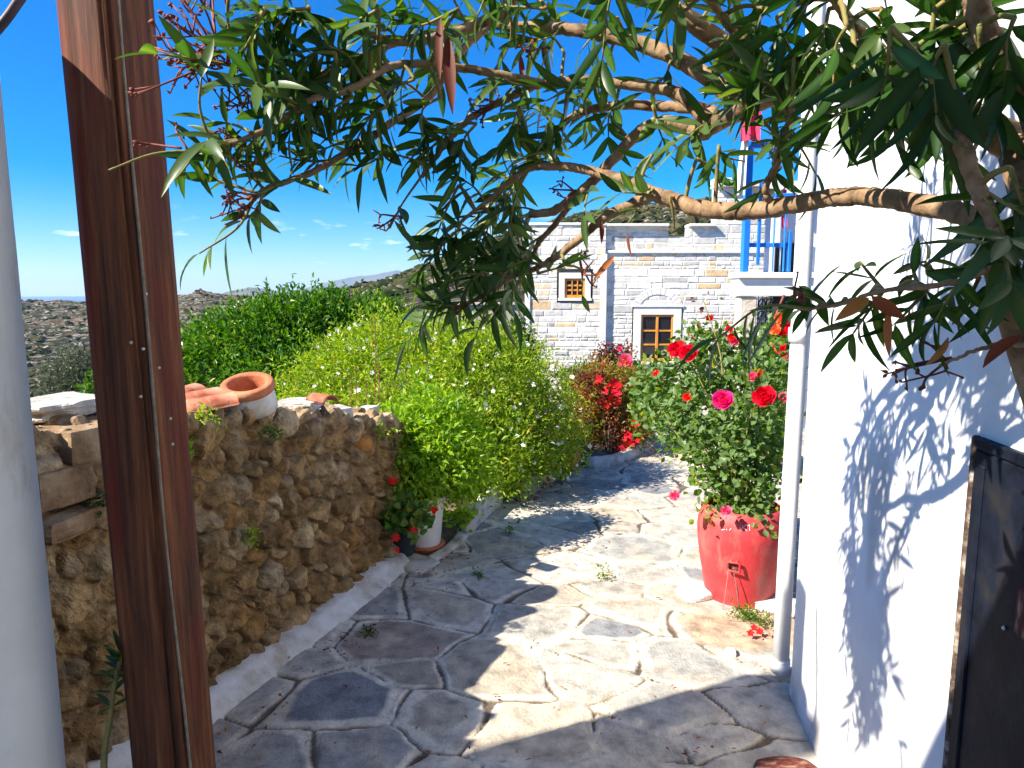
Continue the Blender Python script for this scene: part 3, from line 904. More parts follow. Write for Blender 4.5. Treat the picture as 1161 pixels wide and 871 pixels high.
# ---- loose stones
def rock(name, c, size, mat, label, cat='stone', seed=0, rz=0, tilt=0.0, lump=.18, group=None, flat=.5):
    nn = 9
    g = np.linspace(-1, 1, nn)
    vs, fs, off = [], [], 0
    for ax in range(3):
        for sgn in (-1, 1):
            A, B = np.meshgrid(g, g, indexing='ij')
            q = np.zeros((nn, nn, 3)); q[..., ax] = sgn; q[..., (ax + 1) % 3] = A; q[..., (ax + 2) % 3] = B
            vs.append(q.reshape(-1, 3))
            ff = grid_faces(nn, nn) + off
            fs.append(ff if sgn > 0 else ff[:, ::-1]); off += nn * nn
    v = np.concatenate(vs); f = np.concatenate(fs)
    sph = norm(v)
    v = v * flat + sph * (1 - flat) * 1.15
    v = v * (1 + lump * fbm(v[:, 0] * 1.3 + seed * 5, v[:, 1] * 1.3, v[:, 2] * 1.3, seed=seed, oct=4)[:, None])
    key = np.round(v, 5); _, idx, inv = np.unique(key, axis=0, return_index=True, return_inverse=True)
    v = v[idx] * np.asarray(size) * .5; f = inv.ravel()[f]
    R = np.array(Matrix.Rotation(rz, 3, 'Z') @ Matrix.Rotation(tilt, 3, 'X'))
    v = v @ R.T
    o = mesh(name, v, f, mat, None, False)
    o.location = Vector(np.asarray(c, float).tolist())
    tag(o, label, cat, group)
    return o

wa = math.atan2(WD[1], WD[0])
p = wallpt(95, 500, -.10); rock('capstone', p, (.36, .34, .155), M['capstone'], 'thick rust-brown capstone on the wall top between white column and wooden post', seed=1, rz=wa, lump=.12, flat=.75)
p = wallpt(62, 462, -.20); rock('stone_slab', p, (.30, .26, .06), M['greystone'], 'pale crumbly slab lying on the wall beside the white column', seed=2, rz=wa, lump=.3, flat=.65)
p = wallpt(62, 550, .01); rock('wall_stone', p, (.19, .12, .12), M['capstone'], 'grey-brown block jutting from the wall beside the white column', seed=3, rz=wa, flat=.7)
p = wallpt(72, 590, .02); rock('wall_stone', p, (.26, .14, .07), M['capstone'], 'long flat tilted stone jutting from the wall below the grey-brown block', seed=4, rz=wa + .2, tilt=.1, flat=.7)
p = wallpt(340, 459, -.14); rock('stone_slab', p, (.24, .20, .05), M['greystone'], 'flat grey slab on the wall top right of the terracotta jar neck', seed=5, rz=wa + .3, flat=.6)
p = wallpt(378, 468, -.10); rock('stone_slab', p, (.17, .16, .06), M['greystone'], 'small dark grey slab on the wall top near its low end', seed=6, rz=wa - .4, flat=.6)
p = wallpt(418, 466, -.13); rock('stone_block', p, (.10, .08, .055), M['whitestone'], 'small whitish block sitting on the far end of the wall', seed=7, rz=wa, flat=.85, lump=.08)
p = wallpt(412, 503, .02); rock('wall_stone', p, (.085, .075, .085), M['ochrestone'], 'rounded orange stone set in the wall near the lime-green shrub', seed=8, flat=.2, lump=.1)
p = wallpt(356, 486, .0); rock('wall_stone', p, (.085, .08, .09), M['capstone'], 'pale fist-sized stone high in the wall below the grey slabs', seed=9, flat=.35, lump=.15)
p = wallpt(308, 675 - 102, .02); 
for (px, py, sx, sz, mt, sd, lb) in [
    (432, 630, .16, .08, 'greystone', 31, 'grey stone at the wall corner behind the dark pot'),
    (880, 690, .20, .055, 'whitestone', 34, 'pale stone under the right side of the red barrel'),
    (790, 675, .20, .05, 'whitestone', 35, 'pale flat stone under the left side of the red barrel'),
    (828, 742, .055, .03, 'whitestone', 36, 'small white chip on bare earth in front of the red barrel'),
    (470, 640, .26, .03, 'kerb', 37, 'flat worn stone supporting the two flower pots')]:
    q = G(px, py); rock('stone', q + np.array([0, 0, sz * .3]), (sx, sx * .8, sz), M[mt], lb, seed=sd, rz=sd, flat=.45)
q = G(890, 872); rock('stone_slab', q + np.array([-.0, -.03, .006]), (.20, .15, .03), M['rustslab'], 'rust-red rounded slab at the foot of the white house wall', seed=41, flat=.15, lump=.06)

# kerb stones of the bed
def kerb(pts, w, h, label, seed):
    pts = catmull([np.array([*p[:2], 0]) for p in pts], 8)
    tg = norm(np.gradient(pts, axis=0)); sd_ = np.stack([tg[:, 1], -tg[:, 0], 0 * tg[:, 0]], 1)
    rows = []
    for k, (a_, b_) in enumerate([(.5, -.02), (.5, .5), (.42, .92), (.2, 1), (-.2, 1), (-.45, .9), (-.5, 0)]):
        wob = 1 + .22 * fbm(pts[:, 0] * 7, pts[:, 1] * 7 + k, seed=seed, oct=3)
        q = pts + sd_ * (a_ * w * wob)[:, None]; q[:, 2] = b_ * h * wob
        rows.append(q)
    nr = len(rows); v = np.array(rows)
    f = grid_faces(nr, len(pts)).tolist()
    v = v.reshape(-1, 3)
    L = len(pts)
    f.append([k * L for k in range(nr)][::-1]); f.append([k * L + L - 1 for k in range(nr)])
    return tag(mesh('kerb', v, f, M['kerb'], None, True), label, 'kerb')
kerb([G(490, 637), G(510, 623), G(526, 608)], .07, .03, 'low crumbling kerb beside the white flower pot', 1)
kerb([G(529, 607), G(546, 588), G(565, 571)], .07, .15, 'upright whitewashed kerb slab edging the flower bed', 2)
kerb([G(594, 559), G(612, 552), G(634, 541)], .09, .11, 'short pale kerb under the rust-coloured plant', 3)
kerb([G(668, 531), G(700, 525), G(733, 508)], .10, .09, 'low earthy kerb below the red-flowered creeper', 4)

# ---- stone house
HY = 15.0
def hx(px): return (px - 580.5) / F * (HY * CP + 0)   # replaced below by exact plane hits
def hp(px, py, y=HY):
    r = ray(px, py); t = y / r[1]; return EYE + r * t

def stone_panel(name, x0, x1, z0, z1, y, parent, res=.018, holes=(), seed=1, topf=None, lab=None, nrm_sign=-1):
    xs = np.arange(x0, x1 + res, res); zs = np.arange(z0, z1 + res, res)
    X, Z = np.meshgrid(xs, zs, indexing='ij')
    g = np.random.default_rng(seed)
    Zw = Z + .012 * fbm(X * 3, Z * 3, seed=seed, oct=3)
    Xw = X + .014 * fbm(X * 4 + 3, Z * 4, seed=seed + 1, oct=3)
    edges = [z0 - .05]
    while edges[-1] < z1 + .1: edges.append(edges[-1] + g.choice([.07, .10, .13, .16, .20], p=[.2, .28, .26, .18, .08]))
    edges = np.array(edges)
    ri = np.clip(np.searchsorted(edges, Zw) - 1, 0, len(edges) - 2)
    h = np.zeros_like(X); col = np.zeros(X.shape + (3,))
    pal = np.array([(.66, .635, .59), (.76, .735, .68), (.54, .525, .495), (.80, .77, .71), (.78, .64, .45), (.74, .53, .31), (.36, .355, .345), (.78, .70, .56)])
    for r in range(len(edges) - 1):
        m_ = ri == r
        if not m_.any(): continue
        cuts = [x0 - .3 - g.random() * .3]
        hh = edges[r + 1] - edges[r]
        while cuts[-1] < x1 + .5: cuts.append(cuts[-1] + hh * (1.2 + 3.2 * g.random()))
        cuts = np.array(cuts); nst = len(cuts)
        xi = np.searchsorted(cuts, Xw[m_]) - 1
        ex = np.minimum(Xw[m_] - cuts[xi], cuts[np.minimum(xi + 1, nst - 1)] - Xw[m_])
        ez = np.minimum(Zw[m_] - edges[r], edges[r + 1] - Zw[m_])
        e = np.minimum(ex, ez)
        b_ = sstep(.004, .016, e)
        pc = pal[g.choice(len(pal), nst, p=[.27, .27, .10, .18, .06, .03, .02, .07])] * (.9 + .2 * g.random((nst, 1)))
        pr = .003 + .012 * g.random(nst)
        h[m_] = b_ * pr[xi]
        col[m_] = pc[xi] * b_[:, None] + np.array([.78, .75, .69]) * (1 - b_[:, None])
    h += .0035 * fbm(X * 9, Z * 9, seed=seed + 5, oct=3)
    Y = y - h
    F_ = grid_faces(len(xs), len(zs))
    cxy = np.stack([X, Z], -1).reshape(-1, 2)[F_].mean(1)
    keep = np.ones(len(F_), bool)
    for (a0, a1, b0, b1) in holes:
        keep &= ~((cxy[:, 0] > a0) & (cxy[:, 0] < a1) & (cxy[:, 1] > b0) & (cxy[:, 1] < b1))
    if topf is not None:
        keep &= cxy[:, 1] < topf(cxy[:, 0])
    o = mesh(name, np.stack([X, Y, Z], -1).reshape(-1, 3), F_[keep], M['ashlar'], parent, False, {'col': np.clip(col, 0, 1).reshape(-1, 3)})
    return o

def stone_house():
    y = HY
    xl = hp(600, 350)[0]; xm = hp(684, 350)[0]; xr = hp(905, 350)[0] + 1.2
    ztop_l = hp(640, 256)[2]; zc = hp(760, 287)[2]
    root = empty('stone_house', (xl, y, 0), 'pale coursed-stone house with small orange wooden windows behind the roses', 'house')
    # windows
    bw0, bw1 = hp(727, 358)[0], hp(764, 358)[0]; bz0, bz1 = hp(745, 410)[2], hp(745, 357)[2]
    sw0, sw1 = hp(640, 327)[0], hp(663, 327)[0]; sz0, sz1 = hp(651, 338)[2], hp(651, 316)[2]
    pad = .17
    # left (nearer by a hand) and right parts of the front
    stone_panel('wall', xl, xm, -.4, ztop_l, y - .06, root, seed=3, holes=[(sw0 - .17, sw1 + .17, sz0 - .1, sz1 + .2)])
    stone_panel('wall', xm + .02, xr, -.4, zc, y, root, seed=8, holes=[(bw0 - .19, bw1 + .19, bz0 - .05, bz1 + .20)])
    # parapet above the cornice with gaps
    def zt(px, py): return hp(px, py)[2]
    gx0, gx1 = hp(758, 260)[0], hp(781, 260)[0]
    x815, x841 = hp(812, 230)[0], hp(846, 230)[0]
    g0 = zt(770, 269)
    stone_panel('parapet', xm + .02, gx0, zc + .07, zt(700, 257), y + .03, root, seed=11)
    stone_panel('parapet', gx0, gx1, zc + .07, g0, y + .03, root, seed=12)
    stone_panel('parapet', gx1, x815, zc + .07, zt(790, 257), y + .03, root, seed=13)
    stone_panel('parapet', x815, xr, zc + .07, zt(825, 212), y + .03, root, seed=14)
    mb = MB()
    # body of the house behind the facing (kept clear of window openings)
    def solid(x0, x1, z0, z1, y0=y + .03, y1=y + 4.5): mb.box((x0, y0, z0), (x1, y1, z1))
    mb.box((xl, y + .25, -.4), (xr, y + 5, zc - .02))
    for (a0, a1, b0, b1, yf, L, R_, T) in [(sw0 - .17, sw1 + .17, sz0 - .1, sz1 + .2, y - .05, xl, xm, ztop_l - .02), (bw0 - .19, bw1 + .19, bz0 - .05, bz1 + .20, y + .012, xm + .01, xr, zc - .03)]:
        mb.box((L, yf + .004, -.4), (a0, y + .26, T)); mb.box((a1, yf + .004, -.4), (R_, y + .26, T))
        mb.box((a0, yf + .004, -.4), (a1, y + .26, b0)); mb.box((a0, yf + .004, b1), (a1, y + .26, T))
    mb.build('core', M['trim'], root)
    mb = MB()
    for (a0, a1, t) in [(xm + .02, gx0, zt(700, 257)), (gx0, gx1, g0), (gx1, x815, zt(790, 257)), (x815, xr, zt(825, 212))]:
        mb.box((a0, y + .034, zc + .05), (a1, y + .33, t - .02))
    mb.build('parapet_core', M['trim'], root)
    # coping slabs
    mb = MB()
    for (a0, a1, t) in [(xl - .04, xm + .03, ztop_l), (xm + .035, gx0, zt(700, 257)), (gx1, x815 - .003, zt(790, 257)), (x815 - .03, xr, zt(825, 212))]:
        mb.box((a0, y - .09, t), (a1, y + .38, t + .055), .008)
    mb.build('coping', M['trim'], root)
    mb = MB(); mb.box((x815 - .05, y - .05, zt(825, 212) + .06), (x815 + .30, y + .3, zt(825, 202)), .01)
    mb.build('merlon', M['trim'], root)
    mb = MB(); mb.box((xm - .0, y - .045, zc - .01), (xr, y + .1, zc + .055), .012)
    mb.build('cornice', M['trim'], root)
    mb = MB(); mb.box((xm - .07, y - .085, -.4), (xm + .06, y - .002, zc - .025), .01)
    mb.build('pilaster', M['trim'], root)
    mb = MB(); mb.box((xl - .05, y - .09, -.4), (xl + .02, y + .2, ztop_l - .005), .008)
    mb.build('corner_strip', M['trim'], root)
    # windows: white surround, wooden frame, glazing bars, panes
    def window(x0, x1, z0, z1, yf, sur, cols, rows, arch, label):
        w = empty('window', ((x0 + x1) / 2, yf, z0)); w.parent = root
        w.location = Vector(((x0 + x1) / 2 - xl, yf - y, z0))
        def B(name, boxes, mat, bev=.004):
            m_ = MB()
            for lo, hi in boxes: m_.box(lo, hi, bev)
            off = np.array([(x0 + x1) / 2, yf, z0])
            o = mesh(name, np.concatenate(m_.v) - off, m_.f, M[mat], w, world=False); return o
        s = sur; d = .02
        B('surround', [((x0 - s, yf - d, z0), (x0, yf + .2, z1 + s)), ((x1, yf - d, z0), (x1 + s, yf + .2, z1 + s)),
                       ((x0, yf - d, z1), (x1, yf + .2, z1 + s))], 'trim')
        B('sill', [((x0 - s - .02, yf - d - .02, z0 - .06), (x1 + s + .02, yf + .2, z0 - .002))], 'trim')
        if arch: B('lintel_ledge', [((x0 - s - .05, yf - d - .02, z1 + s + .003), (x1 + s + .05, yf - .01, z1 + s + .05))], 'trim')
        fw = .045
        B('frame', [((x0, yf + .005, z0), (x0 + fw, yf + .065, z1)), ((x1 - fw, yf + .005, z0), (x1, yf + .065, z1)),
                    ((x0 + fw, yf + .005, z0), (x1 - fw, yf + .065, z0 + fw + .02)), ((x0 + fw, yf + .005, z1 - fw), (x1 - fw, yf + .065, z1))], 'frame_wood')
        bars = []
        ix0, ix1, iz0, iz1 = x0 + fw, x1 - fw, z0 + fw + .02, z1 - fw
        for k in range(1, cols):
            xc = ix0 + (ix1 - ix0) * k / cols; bw = .05 if arch else .02
            bars.append(((xc - bw / 2, yf - .0, iz0 + .001), (xc + bw / 2, yf + .055, iz1 - .001)))
        for k in range(1, rows):
            zc_ = iz0 + (iz1 - iz0) * k / rows
            bars.append(((ix0 + .001, yf + .012, zc_ - .018), (ix1 - .001, yf + .052, zc_ + .018)))
        B('glazing_bars', bars, 'frame_wood', .003)
        B('pane', [((ix0 - .01, yf + .03, iz0 - .01), (ix1 + .01, yf + .04, iz1 + .01))], 'glass', 0)
        if label: w['label'] = label
        return w
    window(bw0, bw1, bz0, bz1, y, .16, 2, 3, True, 'larger window with two casements of three panes')
    window(sw0, sw1, sz0, sz1, y - .06, .12, 3, 3, False, 'small nine-pane window')
    # relieving arch of stones over the larger window
    xc = (bw0 + bw1) / 2; zb = bz1 + .25; mb = MB()
    r0, r1 = .42, .57
    for k in range(11):
        a0 = math.radians(28 + k * 11.3); a1 = a0 + math.radians(10.2)
        q = []
        for yy in (y - .015 - .003 * (k % 3), y + .05):
            for (r_, a_) in ((r0, a0), (r0, a1), (r1, a1), (r1, a0)):
                q.append([xc + r_ * math.cos(a_) * 1.0, yy, zb - .20 + r_ * math.sin(a_) * .9])
        mb.add(q, [[0, 1, 2, 3], [7, 6, 5, 4], [0, 4, 5, 1], [1, 5, 6, 2], [2, 6, 7, 3], [3, 7, 4, 0]])
    mb.build('relieving_arch', M['trim'], root)
stone_house()

# ---- low rendered retaining wall far behind the shrubs
a_ = P(492, 346, 26); b_ = P(612, 342, 26)
mb = MB(); mb.box((a_[0], 25.6, a_[2] - 3), (b_[0], 26.0, a_[2]), .03)
mb.box((a_[0] - .06, 25.5, a_[2] + .003), (b_[0], 26.06, a_[2] + .1), .02)
tag(mb.build('garden_wall', M['concrete']), 'beige rendered wall seen above the white-flowered shrub, left of the stone house', 'wall')

# ---- whitewashed house on the right with pipe and dark door
WA = G(893, 780)[:2]
slope = .125
wd = norm(np.array([-slope, -1.0]))                  # along the wall towards the camera
wn = np.array([wd[1], -wd[0]]); wn = wn if wn[0] < 0 else -wn
def rwall(px, py, out=0.0):
    n = np.array([wn[0], wn[1], 0.]); p0 = np.array([WA[0], WA[1], 0.]) + n * out
    return onplane(px, py, p0, n)
def white_house():
    root = empty('white_house', (WA[0] + .3, WA[1] - 1, 0), 'whitewashed house wall dappled with leaf shadows, right of the path', 'house')
    s = np.arange(0, 3.6, .02); z = np.arange(-.05, 3.9, .025)
    Sg, Zg = np.meshgrid(s, z, indexing='ij')
    h = .012 * fbm(Sg * 1.4, Zg * 1.4, seed=4, oct=3) + .003 * fbm(Sg * 9, Zg * 9, seed=5, oct=3)
    h += .012 * (1 - sstep(0, .12, Zg)) * (1 + .5 * fbm(Sg * 6, Zg * 3, seed=6))       # plaster flares at the foot
    edge = sstep(0, .03, Sg)
    h = h * edge - .012 * (1 - edge)
    X = WA[0] + wd[0] * Sg + wn[0] * h; Y = WA[1] + wd[1] * Sg + wn[1] * h
    nx, nz = len(s), len(z)
    v = np.stack([X, Y, Zg], -1)
    f = grid_faces(nx, nz)
    dirt = np.clip((1 - sstep(.0, .22, Zg + .10 * fbm(Sg * 5, Zg * 5, seed=21, oct=3))) * (.35 + .9 * fbm(Sg * 16, Zg * 16, seed=22, oct=4)), 0, 1)
    dirt = np.clip(dirt + .5 * sstep(.42, .6, fbm(Sg * 3.2, Zg * 1.1, seed=23, oct=5)), 0, 1)[..., None]
    wc = np.ones(3) * (1 - dirt) + np.array([.50, .45, .40]) * dirt
    mesh('wall', v.reshape(-1, 3), f, M['dirtyplaster'], root, True, {'col': wc.reshape(-1, 3)})
    mb = MB()
    A = np.array([WA[0], WA[1]]); 
    q = [A - wn * .02 + wd * 0.0, A - wn * 3.2, A - wn * 3.2 + wd * 3.6, A - wn * .02 + wd * 3.58]
    pts = [[*k, zz] for zz in (-.05, 3.88) for k in q]
    mb.add(pts, [[0, 1, 5, 4], [1, 2, 6, 5], [2, 3, 7, 6], [3, 0, 4, 7], [4, 5, 6, 7], [3, 2, 1, 0]])
    mb.build('house_body', M['plaster'], root)
    # dark metal door
    tl = rwall(1107, 500); bl = rwall(1079, 871)
    s0 = np.dot(tl[:2] - A, wd); zt = tl[2]
    door = empty('door', (0, 0, 0)); door.parent = root
    org = np.array([*(A + wd * s0), 0.]); door.location = Vector((org - np.array(root.location)).tolist())
    def slab(name, a0, a1, b0, b1, o0, o1, mat, par=door, bev=.004):
        m_ = MB(); m_.box((a0, o0, b0), (a1, o1, b1), bev)
        V = np.concatenate(m_.v)
        V = np.stack([wd[0] * V[:, 0] + wn[0] * V[:, 1], wd[1] * V[:, 0] + wn[1] * V[:, 1], V[:, 2]], 1)
        return mesh(name, V, m_.f, M[mat], par, world=False)
    slab('frame', -.005, .012, -.02, zt + .012, -.01, .009, 'peeled')
    slab('frame', .013, .9, zt - .012, zt + .012, -.01, .010, 'doormetal')
    slab('leaf', .013, .9, -.02, zt - .013, -.01, .008, 'doormetal')
    slab('rail', .04, .06, .02, zt - .04, .006, .013, 'doormetal')
    slab('rail', .33, .35, .02, zt - .04, .006, .013, 'doormetal')
    kh = rwall(1138, 712, .01)
    kk = np.dot(kh[:2] - A, wd) - s0
    slab('keyhole', kk - .004, kk + .004, kh[2] - .005, kh[2] + .005, .006, .014, 'nail')
    kh = rwall(1159, 690, .01); kk = np.dot(kh[:2] - A, wd) - s0
    slab('latch', kk - .008, kk + .03, kh[2] - .05, kh[2] + .04, .006, .018, 'rustslab')
    # drain pipe on the far corner
    base = G(884, 768)
    mb = MB(); r = .033
    c = base[:2]
    off = np.array([c[0], c[1]])
    mb.tube([[off[0], off[1], .035], [off[0], off[1], .6], [off[0] + .004, off[1], 1.3], [off[0], off[1], 2.3], [off[0], off[1], 3.7]], r, 18)
    pipe = mb.build('drainpipe', M['pipe'], root, True)
    mb = MB()
    for zz in (.055, 1.42, 2.9):
        mb = MB(); mb.tube([[off[0], off[1], zz - .028], [off[0], off[1], zz + .028]], r * 1.14, 18)
        mb.build('collar', M['pipe'], pipe, True)
white_house()

# ---- unseen panel, outlined back along the sun to throw the straight path shadow
def shadow_caster():
    y0 = .3
    def back(p):
        t = (y0 - p[1]) / SUN[1]; return np.asarray(p) + SUN * t
    p1 = G(600, 834); p2 = G(884, 766)
    d = norm(p1 - p2); p3 = p2 + d * 2.6
    b1 = rwall(927, 815); b0 = np.array([b1[0], b1[1], 0])
    B = [back(p) for p in (p3, p2, b1)]
    pts = [(B[0][0], 0.0), (B[0][0], B[0][2]), (B[1][0], B[1][2]), (B[2][0], B[2][2]), (B[2][0], 0.0)]
    v = [[x, yy, z] for yy in (y0 - .03, y0) for x, z in pts]
    n = len(pts)
    f = [list(range(n)), [n + k for k in range(n)][::-1]] + [[k, (k + 1) % n + 0, (k + 1) % n + n, k + n][::-1] for k in range(n)]
    o = mesh('shadow_panel', v, f, M['plaster'])
    tag(o, 'unseen panel added out of frame to cast the straight path shadow', 'wall')
shadow_caster()
mb = MB(); mb.box((-3.2, -3.0, 2.62), (.95, .48, 2.76), .01)  # overhead slab added out of view to shade the near leaves
tag(mb.build('shade_roof', M['plaster']), 'unseen roof slab added to shade the near oleander leaves', 'roof')

# ---- white column
def column():
    d = 1.55
    e = P(18, 435, d); r = .19
    cx, cy = e[0] - r * 1.05, e[1]
    zs = np.linspace(0, 2.22, 120)
    a = np.linspace(0, 2 * math.pi, 64, endpoint=False)
    A_, Z_ = np.meshgrid(a, zs, indexing='ij')
    R_ = r * (1 + .02 * fbm(np.cos(A_) * 2, np.sin(A_) * 2, Z_ * 1.5, seed=5, oct=4) - .004 * Z_)
    v = np.stack([cx + R_ * np.cos(A_), cy + R_ * np.sin(A_), Z_], -1)
    v = np.concatenate([v, v[:1]], 0)
    fc = grid_faces(65, 120)[:, ::-1].tolist() + [[k * 120 + 119 for k in range(64)]]
    o = mesh('column', v.reshape(-1, 3), fc, M['column'], None, True)
    tag(o, 'stained white plastered column at the left edge', 'column')
column()

# ---- wooden post
def post():
    top = P(120, 0, 1.6); bot = P(199, 871, 1.85)
    ax = top - bot; ax = ax / ax[2]
    base = bot - ax * bot[2]
    root = empty('wooden_post', base, 'weathered red-brown wooden post with a cable running down it', 'post')
    w = .083
    # rounded square cross-section with shallow splits
    n = 72; a = np.linspace(0, 2 * math.pi, n, endpoint=False)
    sq = np.stack([np.sign(np.cos(a)) * np.abs(np.cos(a)) ** .55, np.sign(np.sin(a)) * np.abs(np.sin(a)) ** .55], 1)
    rot = -.32
    R2 = np.array([[math.cos(rot), -math.sin(rot)], [math.sin(rot), math.cos(rot)]])
    zs = np.linspace(0, 2.34, 150)
    rows = []
    for z in zs:
        g = 1 + .03 * fbm(np.cos(a) * 3, np.sin(a) * 3, np.full(n, z * 1.1), seed=4, oct=4) + .012 * fbm(np.cos(a) * 14, np.sin(a) * 14, np.full(n, z * .7), seed=6, oct=3)
        for (ang, dp, wd_) in [(-1.62, .13, .045), (-.72, .16, .05), (-.95, .05, .03), (-2.3, .04, .03)]:
            aa = ang + .10 * vnoise(np.array([z * .8]), np.array([ang]), seed=3)[0]
            dlt = np.angle(np.exp(1j * (a - aa)))
            g = g - dp * np.exp(-(dlt / wd_) ** 2)
        q = (sq * g[:, None] * w) @ R2.T
        c = base + ax * z
        rows.append(np.stack([c[0] + q[:, 0], c[1] + q[:, 1], np.full(n, z)], 1))
    v = np.array(rows)
    v = np.concatenate([v, v[:, :1]], 1)
    mesh('timber', v.reshape(-1, 3), grid_faces(len(zs), n + 1)[:, ::-1].tolist() + [[(len(zs) - 1) * (n + 1) + k for k in range(n)]], M['post'], root, True)
    # cable down the front right
    cb = []
    for z in np.linspace(.0, 2.34, 24):
        c = base + ax * z
        ang = -.80 + .05 * math.sin(z * 3)
        q = np.array([math.cos(ang), math.sin(ang)]) * w * 1.12
        cb.append([c[0] + q[0] + .004 * math.sin(z * 5), c[1] + q[1], z])
    mb = MB(); mb.tube(catmull(cb, 3), .0036, 8); mb.build('cable', M['cable'], root, True)
    for (px, py) in [(152, 387), (163, 457), (190, 422), (199, 491), (201, 524), (168, 396), (177, 336)]:
        c0 = P(px, py, 1.55)
        # find front surface roughly
        i_ = int(np.clip(np.argmin(abs(zs - c0[2])), 0, len(zs) - 1))
        ring = v[i_, :n]; u_ = (px - 580.5) / F
        pr_ = ring[:, 0] / (ring[:, 1] * CP - (ring[:, 2] - 1.6) * SP)
        cand = np.argsort(abs(pr_ - u_))[:8]
        p = ring[cand[np.argmin(ring[cand, 1])]]
        q_ = norm(p - (base + ax * p[2]))
        mb = MB(); mb.tube([p - q_ * .01, p + q_ * .0025], .0036, 8)
        mb.build('nail', M['nail'], root, True)
post()
mb = MB(); mb.tube(catmull([P(-60, 95, 1.3), P(0, 30, 1.32), P(28, -8, 1.34), P(90, -90, 1.4)], 6), .009, 8)
tag(mb.build('cable', M['darkcable'], None, True), 'dark cable crossing the sky above the left column', 'cable')

# ---- balcony building further along
def balcony():
    y = 7.6
    def b(px, py, yy=y): return hp(px, py, yy)
    xl, xr = b(838, 320)[0], b(960, 320)[0]
    zt, zm, zb = b(860, 309)[2], b(860, 316)[2], b(860, 336)[2]
    root = empty('balcony_house', (xl, y, 0), 'white house with a blue balcony on a slab carried by a stone pillar', 'house')
    mb = MB(); mb.box((xl - .02, y - .04, zm), (xr, y + .34, zt), .008); mb.build('balcony_floor', M['trim'], root)
    mb = MB(); mb.box((xl, y, zb), (xr, y + .32, zm - .003), .006); mb.build('balcony_beam', M['plaster'], root)
    px0, px1 = b(838, 380)[0], b(858, 380)[0]
    stone_ = MB(); stone_.box((px0 + .004, y + .02, -.1), (px1, y + .22, zb - .003), .015)
    stone_.build('pillar', M['tanstone'], root)
    # wall behind, dark panels painting the unlit doorways below and above
    x0 = b(868, 300, y + .35)[0]
    mb = MB()
    mb.box((x0 + .40, y + .35, -.1), (xr + 1.5, y + .55, 4.6))
    mb.box((x0 - .02, y + .35, -.1), (x0 + .10, y + .45, zb - .01))
    mb.box((x0 + .06, y + .36, zt + .001), (x0 + .399, y + .5, zt + 1.0))
    mb.build('wall', M['plaster'], root)
    mb = MB(); mb.box((x0 + .101, y + .40, -.1), (x0 + .399, y + .5, zb - .002)); mb.build('doorway', M['painted_dark'], root)
    mb = MB(); mb.box((b(878, 290, y + .35)[0], y + .33, zt + .002), (b(902, 290, y + .35)[0], y + .348, b(880, 276, y + .35)[2])); mb.build('balcony_opening', M['painted_dark'], root)  # dark panel stands for an unlit door opening
    # wrought iron screen under the slab
    sx0, sx1 = px1 + .04, b(897, 360)[0]
    mb = MB(); yy = y + .12
    for k in range(8):
        xx = sx0 + (sx1 - sx0) * k / 7
        mb.tube([[xx, yy, .5], [xx, yy, zb - .003]], .006, 5)
    for k in range(16):
        cx = sx0 + (sx1 - sx0) * ((k % 4) + .5) / 4; cz = zb - .08 - .13 * (k // 4)
        t = np.linspace(0, 2 * math.pi, 14)
        mb.tube(np.stack([cx + .035 * np.cos(t), 0 * t + yy, cz + .05 * np.sin(t)], 1), .007, 5)
        mb.tube([[cx - .04, yy, cz - .06], [cx + .04, yy, cz + .06]], .006, 5)
    mb.build('iron_screen', M['iron'], root)
    # blue balcony woodwork
    rail = empty('railing', (0, 0, 0)); rail.parent = root; rail.location = (0, 0, 0)
    def bar(name, pxa, pya, pxb, pyb, d=.05, yo=.03):
        a0 = b(pxa, pyb); a1 = b(pxb, pya)
        m_ = MB(); m_.box((a0[0], y + yo, a0[2]), (a1[0], y + yo + d, a1[2]), .004); return m_.build(name, M['blue'], rail)
    bar('post', 843, 168, 856, 308, .10)
    bar('post', 894, 262, 900, 308, .06)
    bar('baluster', 859, 205, 867, 300, .03, .035)
    bar('baluster', 877, 215, 882.5, 308, .03, .035)
    bar('baluster', 889, 225, 895, 308, .03, .035)
    bar('rail', 846, 275, 900, 280, .03, .067)
    bar('rail', 843, 160, 872, 167, .06, .031)
    bar('rail', 856.4, 218, 905, 223, .03, .067)
    mb = MB()
    for (pxa, pxb) in ((866.5, 875), (884, 888.4)):
        a0 = b(pxa, 306, y + .2); a1 = b(pxb, 240, y + .2); mb.box((a0[0], y + .2, zt), (a1[0], y + .24, a1[2]), .004)
    mb.build('shutter', M['trim'], root)
    # hanging cloth
    def cloth(name, pxs, y0, y1, mat, label, dep, seed):
        n = 24; rows = []
        top = [b(px, y0, dep) for px in np.linspace(pxs[0], pxs[1], n)]
        bot = [b(px, y1, dep) for px in np.linspace(pxs[2], pxs[3], n)]
        for q in np.linspace(0, 1, 20):
            r_ = np.array(top) * (1 - q) + np.array(bot) * q
            ph = np.linspace(0, 9, n)
            r_[:, 1] += .03 * np.sin(ph + seed) * (.3 + q) + .02 * math.sin(q * 5)
            rows.append(r_)
        v = np.array(rows).reshape(-1, 3)
        fr = grid_faces(20, n)
        v2 = v + np.array([0, .006, 0]); k = len(v)
        f = np.concatenate([fr, fr[:, ::-1] + k])
        tag(mesh(name, np.concatenate([v, v2]), f, M[mat], None, True), label, 'cloth')
    cloth('hanging_cloth', (842, 864, 840, 860), 122, 160, 'redcloth', 'pinkish red cloth hanging from the top of the blue balcony post', y - .06, 1)
    cloth('hanging_cloth', (844, 850, 833, 842), 150, 222, 'whitecloth', 'narrow white cloth hanging beside the blue balcony post', y - .03, 2)
